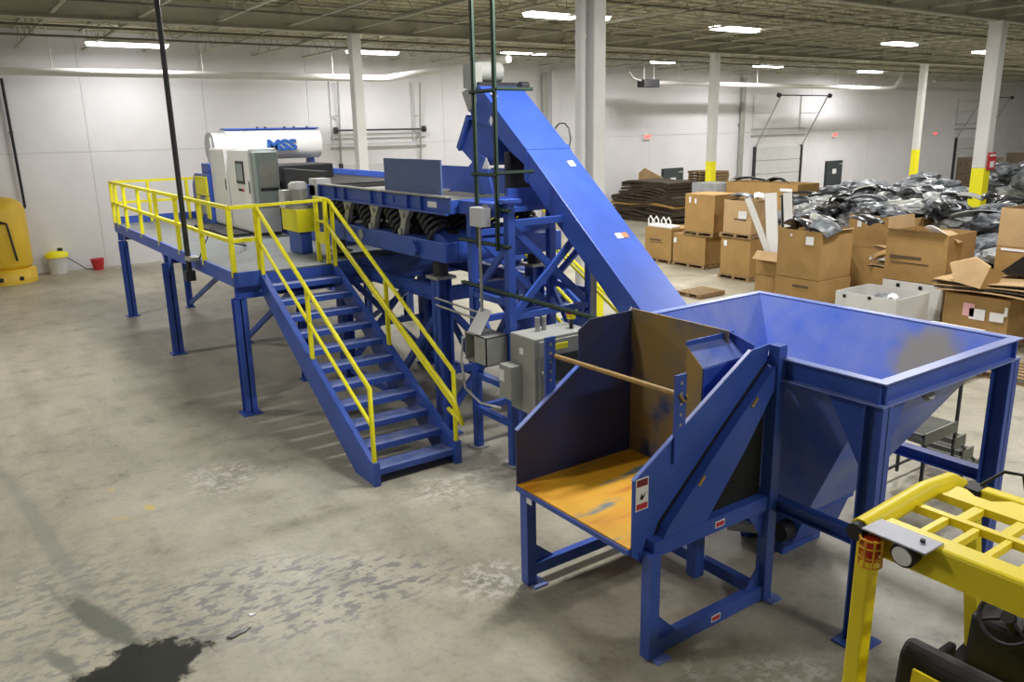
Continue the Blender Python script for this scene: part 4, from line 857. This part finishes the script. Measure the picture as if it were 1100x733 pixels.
# ------------------------------------------------------------------ rolling step ladder behind the hopper
ld = thing('step_ladder', (9.3, 4.7, 0), 'grey steel step stand with grated treads behind the hopper leg', 'ladder')
LG = mat('weathered grey steel', (.20, .21, .18), .55, metal=.2, var=.25, vscale=6)
def grate(x0, x1, y0, y1, z, name='tread'):
    t = MB()
    t.box(x0, x1, y0, y0+.02, z-.06, z).box(x0, x1, y1-.02, y1, z-.06, z).box(x0, x0+.02, y0, y1, z-.06, z).box(x1-.02, x1, y0, y1, z-.06, z)
    o = t.build(name, LG, ld); g = MB()
    n = int((x1-x0)/.035)
    for i in range(1, n): g.box(x0+i*(x1-x0)/n-.005, x0+i*(x1-x0)/n+.005, y0, y1, z-.02, z-.002)
    n = int((y1-y0)/.035)
    for i in range(1, n): g.box(x0, x1, y0+i*(y1-y0)/n-.005, y0+i*(y1-y0)/n+.005, z-.02, z-.004)
    g.build('grating', LG, o); return o
grate(8.80, 9.50, 4.42, 5.10, .92, 'top_platform'); MB().box(8.80, 9.52, 4.40, 4.42, .80, .94).build('side_panel', LG, ld)
for i, (x0, z) in enumerate(((9.50, .70), (9.74, .48), (9.98, .26))):
    grate(x0, x0+.25, 4.42, 5.10, z); MB().box(x0, x0+.26, 4.40, 4.42, z-.12, z+.02).build('side_panel', LG, ld)
for y in (4.42, 5.08):
    for x, h in ((8.84, .9), (9.52, 1.55), (10.2, .26)): MB().box(x-.016, x+.016, y-.016, y+.016, .06, h).build('leg', DARK, ld)
    for x in (8.84, 10.2): MB().cyl((x, y-.02, .04), (x, y+.02, .04), .04, 12).build('castor', BLACK, ld)
    MB().bar((8.84, y, .15), (10.2, y, .15), .025, .03).build('base_tube', DARK, ld)
    MB().bar((9.52, y, .72), (10.2, y, .2), .02, .03).build('brace', DARK, ld)
MB().bar((9.52, 4.42, 1.55), (9.52, 5.08, 1.55), .03, .03).build('hand_bar', DARK, ld)

# ------------------------------------------------------------------ left wall area
tk = thing('pressure_tank', (1.55, 30.3, 0), 'yellow upright pressure tank against the back wall at the left edge', 'tank')
MB().lathe((1.55, 30.2, 0), [(.80, 0), (.80, .42), (.66, .46)], 28).build('skirt', YELD, tk)
MB().lathe((1.55, 30.2, .42), [(.55, 0), (.70, .10), (.74, .2), (.74, 1.85), (.66, 2.05), (.45, 2.2), (.1, 2.27)], 28).build('shell', YELD, tk)
for a in (-.9, -.2): MB().box(1.55+.80*math.cos(a-1)-.06, 1.55+.80*math.cos(a-1)+.06, 30.2+.79*math.sin(a-1)-.03, 30.2+.79*math.sin(a-1)+.01, .12, .24).build('skirt_opening', BLACK, tk)
MB().tube([(1.1, 29.5, 1.95), (1.55, 29.38, 1.95), (1.68, 29.38, 1.9), (1.80, 29.38, .75)], .035, 8).build('pipe', BLACK, tk)
wp = thing('wall_air_pipe', (2.5, 31.3, 2.2), 'black pipe running down the back wall to the yellow tank', 'pipe')
MB().tube([(2.35, 31.38, 6.3), (2.40, 31.38, 2.25), (2.3, 31.38, 2.15), (1.9, 31.2, 2.15)], .045, 8).build('pipe', BLACK, wp)
MB().box(2.3, 2.45, 31.4, 31.5, 4.6, 4.66).build('clip', GALV, wp)
cp = thing('sump_pump', (3.05, 31.0, 0), 'small white bucket pump with yellow lid by the wall', 'pump')
MB().lathe((3.05, 31.05, 0), [(.26, 0), (.30, .55)], 18).build('bucket', DOORW, cp); MB().lathe((3.05, 31.05, .55), [(.36, 0), (.36, .12), (.20, .20)], 18).build('lid', YEL, cp); MB().box(3.1, 3.25, 30.98, 31.12, .7, .84).build('motor', BLACK, cp)
MB().tube([(3.35, 31.05, .5), (3.6, 31.0, .3), (3.9, 31.0, .05), (4.3, 31.2, .02)], .015, 6).build('hose', BLACK, cp)
rb = thing('red_bucket', (4.25, 30.95, 0), 'red plastic bucket on the floor by the back wall', 'bucket')
MB().lathe((4.25, 30.95, 0), [(.16, 0), (.22, .36), (.23, .38), (.20, .37), (.15, .03)], 18).build('body', RED, rb); MB().tube([(4.03, 30.95, .37), (4.1, 30.8, .42), (4.25, 30.75, .43), (4.4, 30.8, .42), (4.47, 30.95, .37)], .008, 6).build('handle', GALV, rb)
cd = thing('drop_conduit', (3.5, 14.9, 2.2), 'black conduit hanging from the roof to the platform edge', 'conduit')
MB().cyl((3.48, 14.9, 2.05), (3.48, 14.9, 7.86), .045, 10).build('pipe', DARK, cd); MB().box(3.40, 3.56, 14.83, 14.97, 1.92, 2.1).build('drop_box', DARK, cd)
MB().box(3.42, 3.62, 14.6, 14.9, 2.30, 2.36).build('clamp', GALV, cd)
MB().tube([(3.6, 14.6, 2.34), (3.75, 14.2, 2.9), (4.0, 14.4, 2.62), (4.7, 15.5, 2.36), (5.0, 17, 2.36)], .014, 6).build('cable', BLACK, cd)

# ------------------------------------------------------------------ cardboard boxes and scrap
def pallet(x0, y0, lx, ly, z, label, group='wooden pallets'):
    t = thing('pallet', (x0+lx/2, y0+ly/2, z), label, 'pallet', group)
    for k in range(3):
        yy = y0+k*(ly-.1)/2; MB().box(x0, x0+lx, yy, yy+.1, z+.02, z+.10).build('stringer', WOOD, t)
    for k in range(6):
        xx = x0+k*(lx-.12)/5; MB().box(xx, xx+.12, y0, y0+ly, z+.10, z+.12).build('deck_board', WOOD, t)
    for k in range(3):
        xx = x0+k*(lx-.12)/2; MB().box(xx, xx+.12, y0, y0+ly, z, z+.02).build('deck_board', WOOD, t)
    return t
def carton(x0, y0, lx, ly, z, h, label, m=CARD, open_=True, flaps=(), labels=(), group='gaylord boxes', cat='box', rz=0., fill=.8, print_=None, bulge=.02):
    t = thing('cardboard_box' if m is not CARDW else 'white_box', (x0+lx/2, y0+ly/2, z), label, cat, group, rz=rz)
    a, b, th = lx/2, ly/2, .014
    def L(mb, n, mm=m): return mb.build(n, mm, t, local=True)
    # side walls, slightly bulged
    for s in (-1, 1):
        L(MB().add([(s*a, -b, 0), (s*(a+bulge), 0, h*.45), (s*a, b, 0), (s*a, b, h), (s*(a+bulge*.4), 0, h), (s*a, -b, h), (s*(a-th), -b, 0), (s*(a+bulge-th), 0, h*.45), (s*(a-th), b, 0), (s*(a-th), b, h), (s*(a+bulge*.4-th), 0, h), (s*(a-th), -b, h)],
          [(0,1,4,5), (0,2,1), (1,2,3), (1,3,4), (6,11,10,7), (6,7,8), (7,9,8), (7,10,9), (5,4,10,11), (4,3,9,10), (0,6,8,2), (2,8,9,3), (0,5,11,6)]), 'side_panel')
        L(MB().add([(-a, s*b, 0), (0, s*(b+bulge), h*.45), (a, s*b, 0), (a, s*b, h), (0, s*(b+bulge*.4), h), (-a, s*b, h), (-a, s*(b-th), 0), (0, s*(b+bulge-th), h*.45), (a, s*(b-th), 0), (a, s*(b-th), h), (0, s*(b+bulge*.4-th), h), (-a, s*(b-th), h)],
          [(0,1,4,5), (0,2,1), (1,2,3), (1,3,4), (6,11,10,7), (6,7,8), (7,9,8), (7,10,9), (5,4,10,11), (4,3,9,10), (0,6,8,2), (2,8,9,3), (0,5,11,6)]), 'side_panel')
    L(MB().box(-a+th, a-th, -b+th, b-th, 0, .02), 'bottom_panel')
    if not open_: L(MB().box(-a, a, -b, b, h, h+.012), 'top_flap')
    else: L(MB().box(-a+.02, a-.02, -b+.02, b-.02, h*fill-.02, h*fill), 'packing_layer', CARDD)
    for side, ang, ln in flaps:   # side 'x-','x+','y-','y+'; angle from vertical outward
        s = -1 if side[1] == '-' else 1; dx, dz = math.sin(R(ang))*ln, math.cos(R(ang))*ln
        if side[0] == 'x': L(MB().prism([(s*a, -b+.03, h), (s*a, b-.03, h), (s*(a+dx), b-.06, h+dz), (s*(a+dx), -b+.06, h+dz)], (s*.01, 0, .006)), 'top_flap', CARD2 if m is not CARDW else m)
        else: L(MB().prism([(-a+.03, s*b, h), (a-.03, s*b, h), (a-.06, s*(b+dx), h+dz), (-a+.06, s*(b+dx), h+dz)], (0, s*.01, .006)), 'top_flap', CARD2 if m is not CARDW else m)
    for yy, zz, wy, wz, mm in labels: L(MB().box(-a-bulge-.006, -a-bulge-.001, yy-wy/2, yy+wy/2, zz-wz/2, zz+wz/2), 'label', mm)
    return t
INK = mat('printed ink', (.10, .065, .04), .8)
REDI = mat('red print', (.45, .10, .05), .8)
# row beside the aisle
pallet(19.42, 18.66, 1.2, 1.2, 0, 'pallet under the lower left brown box by the conveyor'); carton(19.45, 18.66, 1.15, 1.2, .125, 1.0, 'lower left brown box with white strap handles on top', open_=False, labels=((.1, .62, .5, .05, INK), (.05, .54, .55, .02, INK)))
pallet(19.42, 17.2, 1.3, 1.36, 0, 'pallet under the scuffed brown box with the dark right side'); carton(19.45, 17.2, 1.3, 1.36, .125, .90, 'scuffed brown box under the tall upper box', open_=False, labels=((.58, .70, .12, .16, PAPER),))
pallet(19.40, 16.88, 1.2, 1.25, 1.045, 'thin pallet between the tall upper box and the scuffed box'); carton(19.45, 16.9, 1.1, 1.2, 1.17, 1.15, 'tall upper brown box with two white tags by the yellow column base', open_=False, labels=((.15, .95, .08, .14, PAPER), (.38, .98, .08, .18, PAPER)))
pallet(18.75, 14.92, 1.15, 1.15, 0, 'pallet under the square brown box in the middle'); carton(18.8, 14.95, 1.1, 1.08, .125, 1.08, 'square brown box with one white tag below a pallet', open_=False, labels=((.35, .92, .12, .16, PAPER),))
pallet(18.75, 14.92, 1.15, 1.15, 1.225, 'pallet between the two square brown boxes in the middle'); carton(18.8, 14.97, 1.05, 1.0, 1.35, .95, 'pale brown box on a pallet left of the leaning white boards', m=CARD2, labels=((-.2, .55, .3, .22, CARDW), (-.1, .42, .4, .04, INK)))
pallet(24.0, 17.25, 1.2, 3.1, 0, 'long pallet under the far pair of brown boxes'); carton(24.0, 17.25, 1.2, 3.1, .125, 1.05, 'far lower brown box hidden behind the leaning white boards', open_=False)
carton(24.0, 17.25, 1.2, 3.1, 1.19, 1.2, 'wide brown box with black trim on top in front of the centre dock door', labels=((-1.1, 1.0, .5, .1, PAPER),))
carton(23.6, 20.45, 1.0, 1.2, 0, 2.3, 'grey wrapped crate beside the yellow column base', m=mat('grey wrap', (.36, .38, .40), .4, var=.2), open_=False)
carton(17.1, 12.25, 1.1, 1.15, 0, .62, 'crumpled low brown box under the leaning white boards', open_=False, bulge=.05); carton(17.1, 12.3, 1.05, 1.1, .64, .62, 'open brown box holding the leaning white boards', bulge=.05, flaps=(('x-', 130, .3),), fill=.3)
pallet(15.45, 10.4, 1.2, 1.2, 0, 'pallet under the brown boxes with black trims'); carton(15.5, 10.42, 1.15, 1.15, .125, .90, 'lower brown box under the big box with black trims', open_=False, labels=((-.1, .75, .4, .05, INK),))
carton(15.5, 10.45, 1.15, 1.12, 1.05, 1.07, 'big brown box full of black and grey plastic trims behind the hopper', labels=((-.28, .86, .2, .18, PAPER), (.2, .95, .05, .05, PAPER)), fill=.9, flaps=(('y-', 100, .05),))
pallet(14.95, 8.36, 1.2, 1.3, 0, 'pallet under the white box behind the hopper rim'); carton(15.0, 8.36, 1.2, 1.33, .125, .90, 'white corrugated box with black clips right behind the hopper rim', m=CARDW, fill=.6, labels=((.45, .82, .07, .07, BLACK), (-.1, .86, .07, .07, BLACK)))
pallet(17.0, 8.5, 1.15, 1.35, 0, 'pallet under the rear white box'); carton(17.0, 8.5, 1.15, 1.35, .125, .88, 'white box under the open brown box with flaps', m=CARDW, open_=False, labels=((-.2, .80, .08, .08, BLACK), (.3, .80, .08, .08, BLACK)))
carton(17.0, 8.5, 1.15, 1.35, 1.03, 1.06, 'open brown box with standing flaps full of cardboard sheets', flaps=(('x-', 60, .12), ('y+', 5, .28)), labels=((.2, .52, .7, .06, INK), (.1, .40, .85, .02, INK)), fill=.75)
pallet(16.45, 6.95, 1.2, 1.25, 0, 'pallet under the brown box with pink paper'); carton(16.5, 6.95, 1.15, 1.25, .125, .90, 'brown box with pink and white papers on its side', open_=False, labels=((-.05, .55, .30, .22, PAPER), (-.42, .55, .26, .18, PAPER), (.12, .62, .22, .26, PINK), (-.58, .68, .06, .18, PAPER)))
carton(18.0, 6.7, 1.1, 1.3, 0, 1.0, 'lowest box of the stack at the right edge', open_=False); carton(18.0, 6.7, 1.1, 1.3, 1.01, .82, 'middle box of the stack at the right edge with a white stripe', open_=False, labels=((0, .78, 1.1, .05, PAPER),))
carton(18.0, 6.7, 1.1, 1.3, 1.85, .78, 'topmost box of the stack at the right edge', m=CARD2, flaps=(('x+', 10, .2),))
carton(20.4, 11.2, 1.2, 1.75, 0, 1.1, 'lower brown box hidden behind the box with black trims', open_=False); carton(20.4, 11.2, 1.2, 1.75, 1.12, .86, 'brown box heaped with grey film behind the open flapped box', labels=((.55, .62, .12, .16, PAPER), (.3, .75, .12, .08, REDI)), fill=.95)
carton(13.95, 6.55, .8, .95, 0, .80, 'white carton with black handle just beyond the far hopper corner', m=CARDW, open_=False); 
t = thing('carton_handle', (14.2, 6.95, .813), 'black handle on the white carton beyond the hopper corner', 'handle'); MB().tube([(14.2, 6.8, .82), (14.2, 6.86, .90), (14.2, 7.0, .90), (14.2, 7.06, .82)], .02, 8).build('grip', BLACK, t)
pallet(14.6, 5.55, 1.1, 1.0, 0, 'bare pallet on the floor seen past the right hopper leg'); pallet(15.9, 14.2, 1.0, .8, 0, 'bare pallet on the floor just above the hopper rim')
for i, (x, y, lx, ly, h) in enumerate(((22.2, 12.9, 1.2, 1.2, 1.0), (22.2, 11.5, 1.2, 1.2, 1.0), (22.2, 14.3, 1.2, 1.2, 1.0), (22.2, 15.7, 1.2, 1.2, 1.0), (21.6, 9.6, 1.2, 1.3, 1.0), (21.6, 8.1, 1.2, 1.3, 1.0), (19.9, 8.9, 1.2, 1.3, 1.0), (24.4, 13.6, 1.2, 1.3, 1.0), (27.5, 10.6, 1.2, 1.3, 1.0), (27.5, 14.4, 1.2, 1.3, 1.0), (18.6, 10.2, 1.2, 1.1, .95), (19.7, 13.1, 1.1, 1.2, 1.2), (26.4, 8.4, 1.2, 1.3, 1.0))):
    carton(x, y, lx, ly, 0, h, 'brown box buried in the heap of grey film and trim', fill=.95, group='boxes under the scrap heap')
# white strap bundle on the lower left box
t = thing('strap_bundle', (19.9, 19.2, 1.14), 'white plastic strap bundle with loops lying on the lower left box', 'straps')
MB().box(19.5, 19.9, 18.7, 19.8, 1.14, 1.24).build('bundle', PAPER, t, bevel=.03)
for k, y in enumerate((19.72, 19.45, 19.12, 18.9)): MB().tube([(19.55, y+.08, 1.22), (19.55, y+.1, 1.40), (19.55, y, 1.50), (19.55, y-.1, 1.38), (19.55, y-.08, 1.22)], .025, 6).build('loop', PAPER, t)
# leaning white boards
def board(p, q, wd, th, m, label, group='boards leaning in the open box'):
    t = thing('leaning_board', p, label, 'board', group); MB().bar(p, q, th, wd, (0, 1, 0)).build('face', m, t)
    a, b = Vector(p), Vector(q); MB().bar(a+Vector((.0, wd/2+.006, 0)), b+Vector((0, wd/2+.006, 0)), th*1.05, .012, (0, 1, 0)).build('edge', GREY, t); return t
board((17.25, 12.98, .96), (17.25, 13.18, 2.72), .34, .03, PAPER, 'wide white board standing in the box, second from the left')
board((17.22, 12.98, .95), (17.2, 13.85, 2.55), .16, .06, CARDW, 'slanting white board leaning far to the left in the box')
board((17.32, 12.72, .96), (17.3, 12.86, 2.68), .07, .03, PLASK, 'thin black strip between the white boards in the box')
board((17.30, 12.52, .96), (17.3, 12.72, 2.75), .22, .05, CARDW, 'tall white board on the right of the leaning boards')
# black and grey trims on the big box
def trim(p, L_, W_, m, label, rz=0., tilt=0., curl=.12, group='plastic trims in the boxes', name='plastic_trim'):
    t = thing(name, p, label, 'plastic part', group); t.rotation_euler = (tilt, 0, rz)
    n = 7; vs = []; fs = []
    for i in range(n+1):
        u = i/n-.5; z = curl*(1-(2*u)**2); w_ = W_*(.55+.45*math.cos(u*2.2))
        for s in (-1, -.3, .4, 1): vs.append((u*L_, s*w_/2, z+(.05 if abs(s) < .5 else 0)))
    k = len(vs); vs += [(x, y, z-.02) for x, y, z in vs]
    for i in range(n):
        for j in range(3):
            a = i*4+j; fs += [(a, a+4, a+5, a+1), (k+a, k+a+1, k+a+5, k+a+4)]
        a = i*4; fs += [(a, k+a, k+a+4, a+4), (a+3, a+7, k+a+7, k+a+3)]
    fs += [(0, 1, 2, 3, k+3, k+2, k+1, k), (n*4+3, n*4+2, n*4+1, n*4, k+n*4, k+n*4+1, k+n*4+2, k+n*4+3)]
    MB().add(vs, fs, True).build('shell', m, t, local=True)
    return t
trim((15.85, 11.25, 2.10), 1.0, .5, PLASK, 'glossy black trim at the left end of the big box', 1.2, .35, .16)
trim((15.80, 10.98, 2.10), .9, .35, PLASK, 'black trim with pale edge in the middle of the big box', .9, .3, .12)
trim((15.95, 11.2, 2.22), .8, .10, PAPER, 'white strip lying on the glossy black trim', 1.3, .3, .05)
trim((16.0, 10.70, 2.12), 1.1, .6, PLASG, 'large grey trim panel leaning out of the big box', .3, .5, .16)
trim((16.1, 10.95, 2.28), .9, .5, GREY, 'flat grey panel behind the large grey trim', .5, .6, .05)
trim((24.4, 19.6, 2.42), 1.6, .4, PLASK, 'black trim at the left end of the wide far box', 1.5, .1, .1); trim((24.4, 18.4, 2.42), 1.2, .3, PLASK, 'black trim on top of the wide far box, right one', 1.2, .25, .12)
trim((19.2, 15.6, 2.34), .9, .45, PLASG, 'grey trim on the pale box left of the boards', 1.4, .1, .1); trim((19.3, 15.1, 2.36), .6, .4, PAPER, 'white crumpled piece on the pale box by the boards', .6, .2, .1)
trim((18.5, 12.6, 1.95), 1.6, .6, PLASK, 'long dark trim lying right of the leaning boards', 1.2, .1, .12); trim((18.9, 11.6, 2.0), 1.4, .5, PLASK, 'long dark trim behind the big box with trims', 1.0, -.1, .12)
trim((17.5, 9.0, 2.0), .8, .5, PAPER, 'white sheet standing in the open flapped box', .9, 1.0, .02); trim((17.6, 8.75, 2.0), .9, .5, CARD2, 'pale cardboard sheet in the open flapped box', .4, .4, .02)
trim((15.6, 9.0, .86), .5, .3, PLASG, 'grey plastic part inside the white box', .3, .2, .08); trim((15.45, 8.7, .95), .3, .2, PAPER, 'small white carton inside the white box', .3, .2, .05)
# film bags: heap of crumpled grey plastic
def bag_mesh(seed, m):
    import bmesh; rnd = random.Random(seed); bm = bmesh.new(); bmesh.ops.create_icosphere(bm, subdivisions=3, radius=1)
    from mathutils import noise
    off = Vector((seed*3.1, seed*1.7, 0))
    for v in bm.verts:
        n = v.co.normalized(); d = 1+.35*noise.noise(n*1.6+off)+.22*noise.noise(n*4.1+off)+.10*noise.noise(n*9+off)
        v.co = n*d; v.co.z *= .55
    me = bpy.data.meshes.new('film'); bm.to_mesh(me); bm.free(); me.materials.append(m); return me
bagm = [bag_mesh(i, (PLASG, PLASL, PLASG, PLASG)[i % 4]) for i in range(8)]
rb_ = random.Random(5)
placed = []
def bags(n, x0, x1, y0, y1, z0, z1, s0, s1, label, group, pick=(0, 1, 2, 3, 4, 5, 6)):
    for i in range(n):
        s = rb_.uniform(s0, s1)
        for k in range(120):
            p = Vector((rb_.uniform(x0, x1), rb_.uniform(y0, y1), rb_.uniform(z0, z1)))
            if all(Vector(((p-q).x, (p-q).y, (p-q).z*1.9)).length > .86*(s+r) for q, r in placed): break
        else: continue
        placed.append((p, s))
        o = bpy.data.objects.new('scrap_bag', bagm[rb_.choice(pick)]); C.objects.link(o)
        o.location = p; o.scale = (s, s*rb_.uniform(.9, 1.15), s*rb_.uniform(.8, 1)); o.rotation_euler.z = rb_.uniform(0, 6)
        tag(o, label, 'plastic bag', group)
bags(60, 21.8, 24.6, 11.2, 16.5, 1.25, 2.05, .36, .55, 'crumpled bag of grey plastic film in the long heap behind the boxes', 'film bags in the heap')
bags(6, 20.7, 21.4, 11.4, 12.7, 1.95, 2.15, .3, .45, 'crumpled grey film bag heaped on the brown box behind the flapped box', 'film bags on the brown box')
bags(40, 21.2, 24.2, 7.6, 11.0, 1.25, 2.2, .36, .55, 'crumpled film bag in the heap left of the signed column', 'film bags by the column')
bags(30, 26.8, 29.0, 8.8, 12.6, 1.25, 2.9, .40, .62, 'crumpled film bag in the tall heap right of the signed column', 'film bags right of the column')
bags(8, 20.1, 21.0, 8.8, 10.3, 1.0, 1.55, .38, .52, 'crumpled film bag below the signed column', 'film bags below the column')
bags(5, 24.6, 25.4, 13.6, 15.0, 1.05, 1.9, .4, .6, 'crumpled film bag at the rear of the heap', 'film bags at the rear')
for k in range(34):
    x, y = rb_.uniform(21.2, 24), rb_.uniform(9, 16); trim((x, y, rb_.uniform(1.95, 2.4)), rb_.uniform(.8, 1.5), rb_.uniform(.25, .5), rb_.choice((PLASK, PLASK, PLASG, GREY, PLASL)), 'loose plastic trim lying on the heap of grey film', rb_.uniform(0, 3), rb_.uniform(-.4, .5), .12, 'loose trims on the heap')
# flattened cardboard on the pink-paper box
for k in range(5):
    t = thing('cardboard_sheet', (17.1, 7.5, 1.045+.055*k), 'flattened cardboard sheet in the dark pile on the box with pink paper', 'cardboard', 'sheets on the pink paper box')
    e = rb_.uniform(-.1, .1); m = MB(); n = 6
    vs = [(16.4+e+1.4*i/n, 6.4+e+2.0*j/n, 1.045+.055*k+.10*math.sin(1.1*j/n*3+k*.5)*(.5)+.06) for i in range(n+1) for j in range(n+1)]
    q = len(vs); fs = []
    for i in range(n):
        for j in range(n): a = i*(n+1)+j; fs += [(a, a+n+1, a+n+2, a+1), (q+a, q+a+1, q+a+n+2, q+a+n+1)]
    ring = [i*(n+1) for i in range(n+1)]+[n*(n+1)+j for j in range(1, n+1)]+[i*(n+1)+n for i in range(n-1, -1, -1)]+[j for j in range(n-1, 0, -1)]
    fs += [(ring[i], ring[(i+1) % len(ring)], q+ring[(i+1) % len(ring)], q+ring[i]) for i in range(len(ring))]
    m.add(vs+[(x, y, z-.018) for x, y, z in vs], fs).build('sheet', CARDD if k % 2 else CARD2, t)
t = thing('torn_carton', (16.5, 7.7, 1.35), 'torn pale carton piece leaning on the flattened sheets', 'cardboard')
MB().prism([(16.3, 7.45, 1.22), (16.3, 7.95, 1.30), (16.45, 8.15, 1.62), (16.5, 7.7, 1.78), (16.5, 7.4, 1.62)], (.05, .0, .02)).build('panel', CARD2, t); MB().prism([(16.3, 7.45, 1.22), (16.5, 7.4, 1.62), (16.8, 7.25, 1.5), (16.6, 7.3, 1.2)], (.02, .02, .0)).build('panel', CARD, t)
t = thing('black_wedge', (17.6, 7.2, 1.35), 'black plastic wedge on the flattened sheets by the right edge', 'plastic part'); MB().prism([(17.3, 6.6, 1.38), (17.3, 7.6, 1.38), (17.3, 7.1, 1.85)], (.5, 0, 0)).build('body', PLASK, t)
# paper scraps in the gap between boxes
for k in range(7):
    x, y = rb_.uniform(18.75, 19.5), rb_.uniform(10.35, 11.1); trim((x, y, .95+.06*k), .7, .5, (CARD2, PAPER, CARD)[k % 3], 'torn cardboard scrap in the gap between the two big boxes', rb_.uniform(0, 3), rb_.uniform(-.5, .5), .05, 'cardboard scraps in the gap', 'cardboard_scrap')
# big dark stack of flattened cardboard by the back wall
t = thing('cardboard_stack', (28.6, 28.4, 0), 'wide dark stack of flattened cardboard behind the conveyor near the wall', 'cardboard')
for k in range(15):
    z = .13*k; rr = random.Random(k); w0, w1 = rr.uniform(-.35, .25), rr.uniform(-.25, .35)
    shr = .05*k if k > 9 else 0
    y0, y1 = 26.3+w0*.5+shr, 30.5+w1*.4-shr; n = 8; vs = []
    for j in range(n+1):
        u = j/n; sag = -.16*(2*u-1)**2*(k/15)+.05*math.sin(u*7+k)
        yy = y0+(y1-y0)*u
        for x in (27.6+rr.uniform(-.12, .12), 29.6):
            for dz in (0, .115): vs.append((x, yy, max(z+sag+dz, dz+.002*k)))
    fs = []
    for j in range(n):
        a = 4*j; fs += [(a, a+4, a+5, a+1), (a+2, a+3, a+7, a+6), (a+1, a+5, a+7, a+3), (a, a+2, a+6, a+4)]
    fs += [(0, 1, 3, 2), (4*n, 4*n+2, 4*n+3, 4*n+1)]
    MB().add(vs, fs).build('sheet', CARD if k == 6 else CARDD, t)
t = thing('cardboard_sheet', (30.3, 30.8, 0), 'pale cardboard sheet leaning behind the dark cardboard stack', 'cardboard'); MB().prism([(30.0, 30.3, 0), (30.0, 32.6-1.3, 0), (30.0, 31.2, 2.1), (30.0, 30.8, 2.35), (30.0, 29.5, 1.9)], (.1, .05, 0)).build('sheet', CARD2, t)
# stack of pallets by the thin column
pl = pallet(30.0, 26.3, 1.2, 1.5, 0, 'wooden pallet in the tall stack beside the thin column base', 'pallets in the tall stack')
for k in range(1, 18):
    c = copy_tree(pl); c.location.z = .128*k; c.location.x += .03*math.sin(k*2.1)
# far brown stacks near the right end
for i, (x, y, h, lab) in enumerate(((48.5, 22.5, 2.3, 'dark brown stack of goods left of the farthest column'), (51.5, 21.2, 2.5, 'dark brown stack of goods right of the farthest column'), (44.0, 23.5, 1.0, 'low brown box left of the farthest column'))):
    carton(x, y, 1.6, 1.8, 0, h*.5, lab+', lower box', m=CARDD if h > 2 else CARD, open_=False, group='far stacks'); carton(x, y, 1.6, 1.8, h*.5+.01, h*.5, lab+', upper box', m=CARDD if h > 2 else CARD, open_=False, group='far stacks')
for i, (x, y) in enumerate(((33.0, 17.5), (31.5, 19.2), (35.5, 15.5), (29.5, 16.6), (30.5, 13.6))):
    carton(x, y, 1.3, 1.6, 0, 1.15, ('far box under the film at the back, beside the far trims', 'far box behind the long heap, left one', 'far box behind the long heap, right one', 'far box between the heap and the thin column', 'far box behind the signed column')[i], m=CARD2 if i % 2 else CARD, fill=.95, group='far boxes')
bags(30, 29.6, 36, 13.8, 20, 1.4, 1.9, .45, .75, 'crumpled grey film bag far behind the heap', 'far film bags')
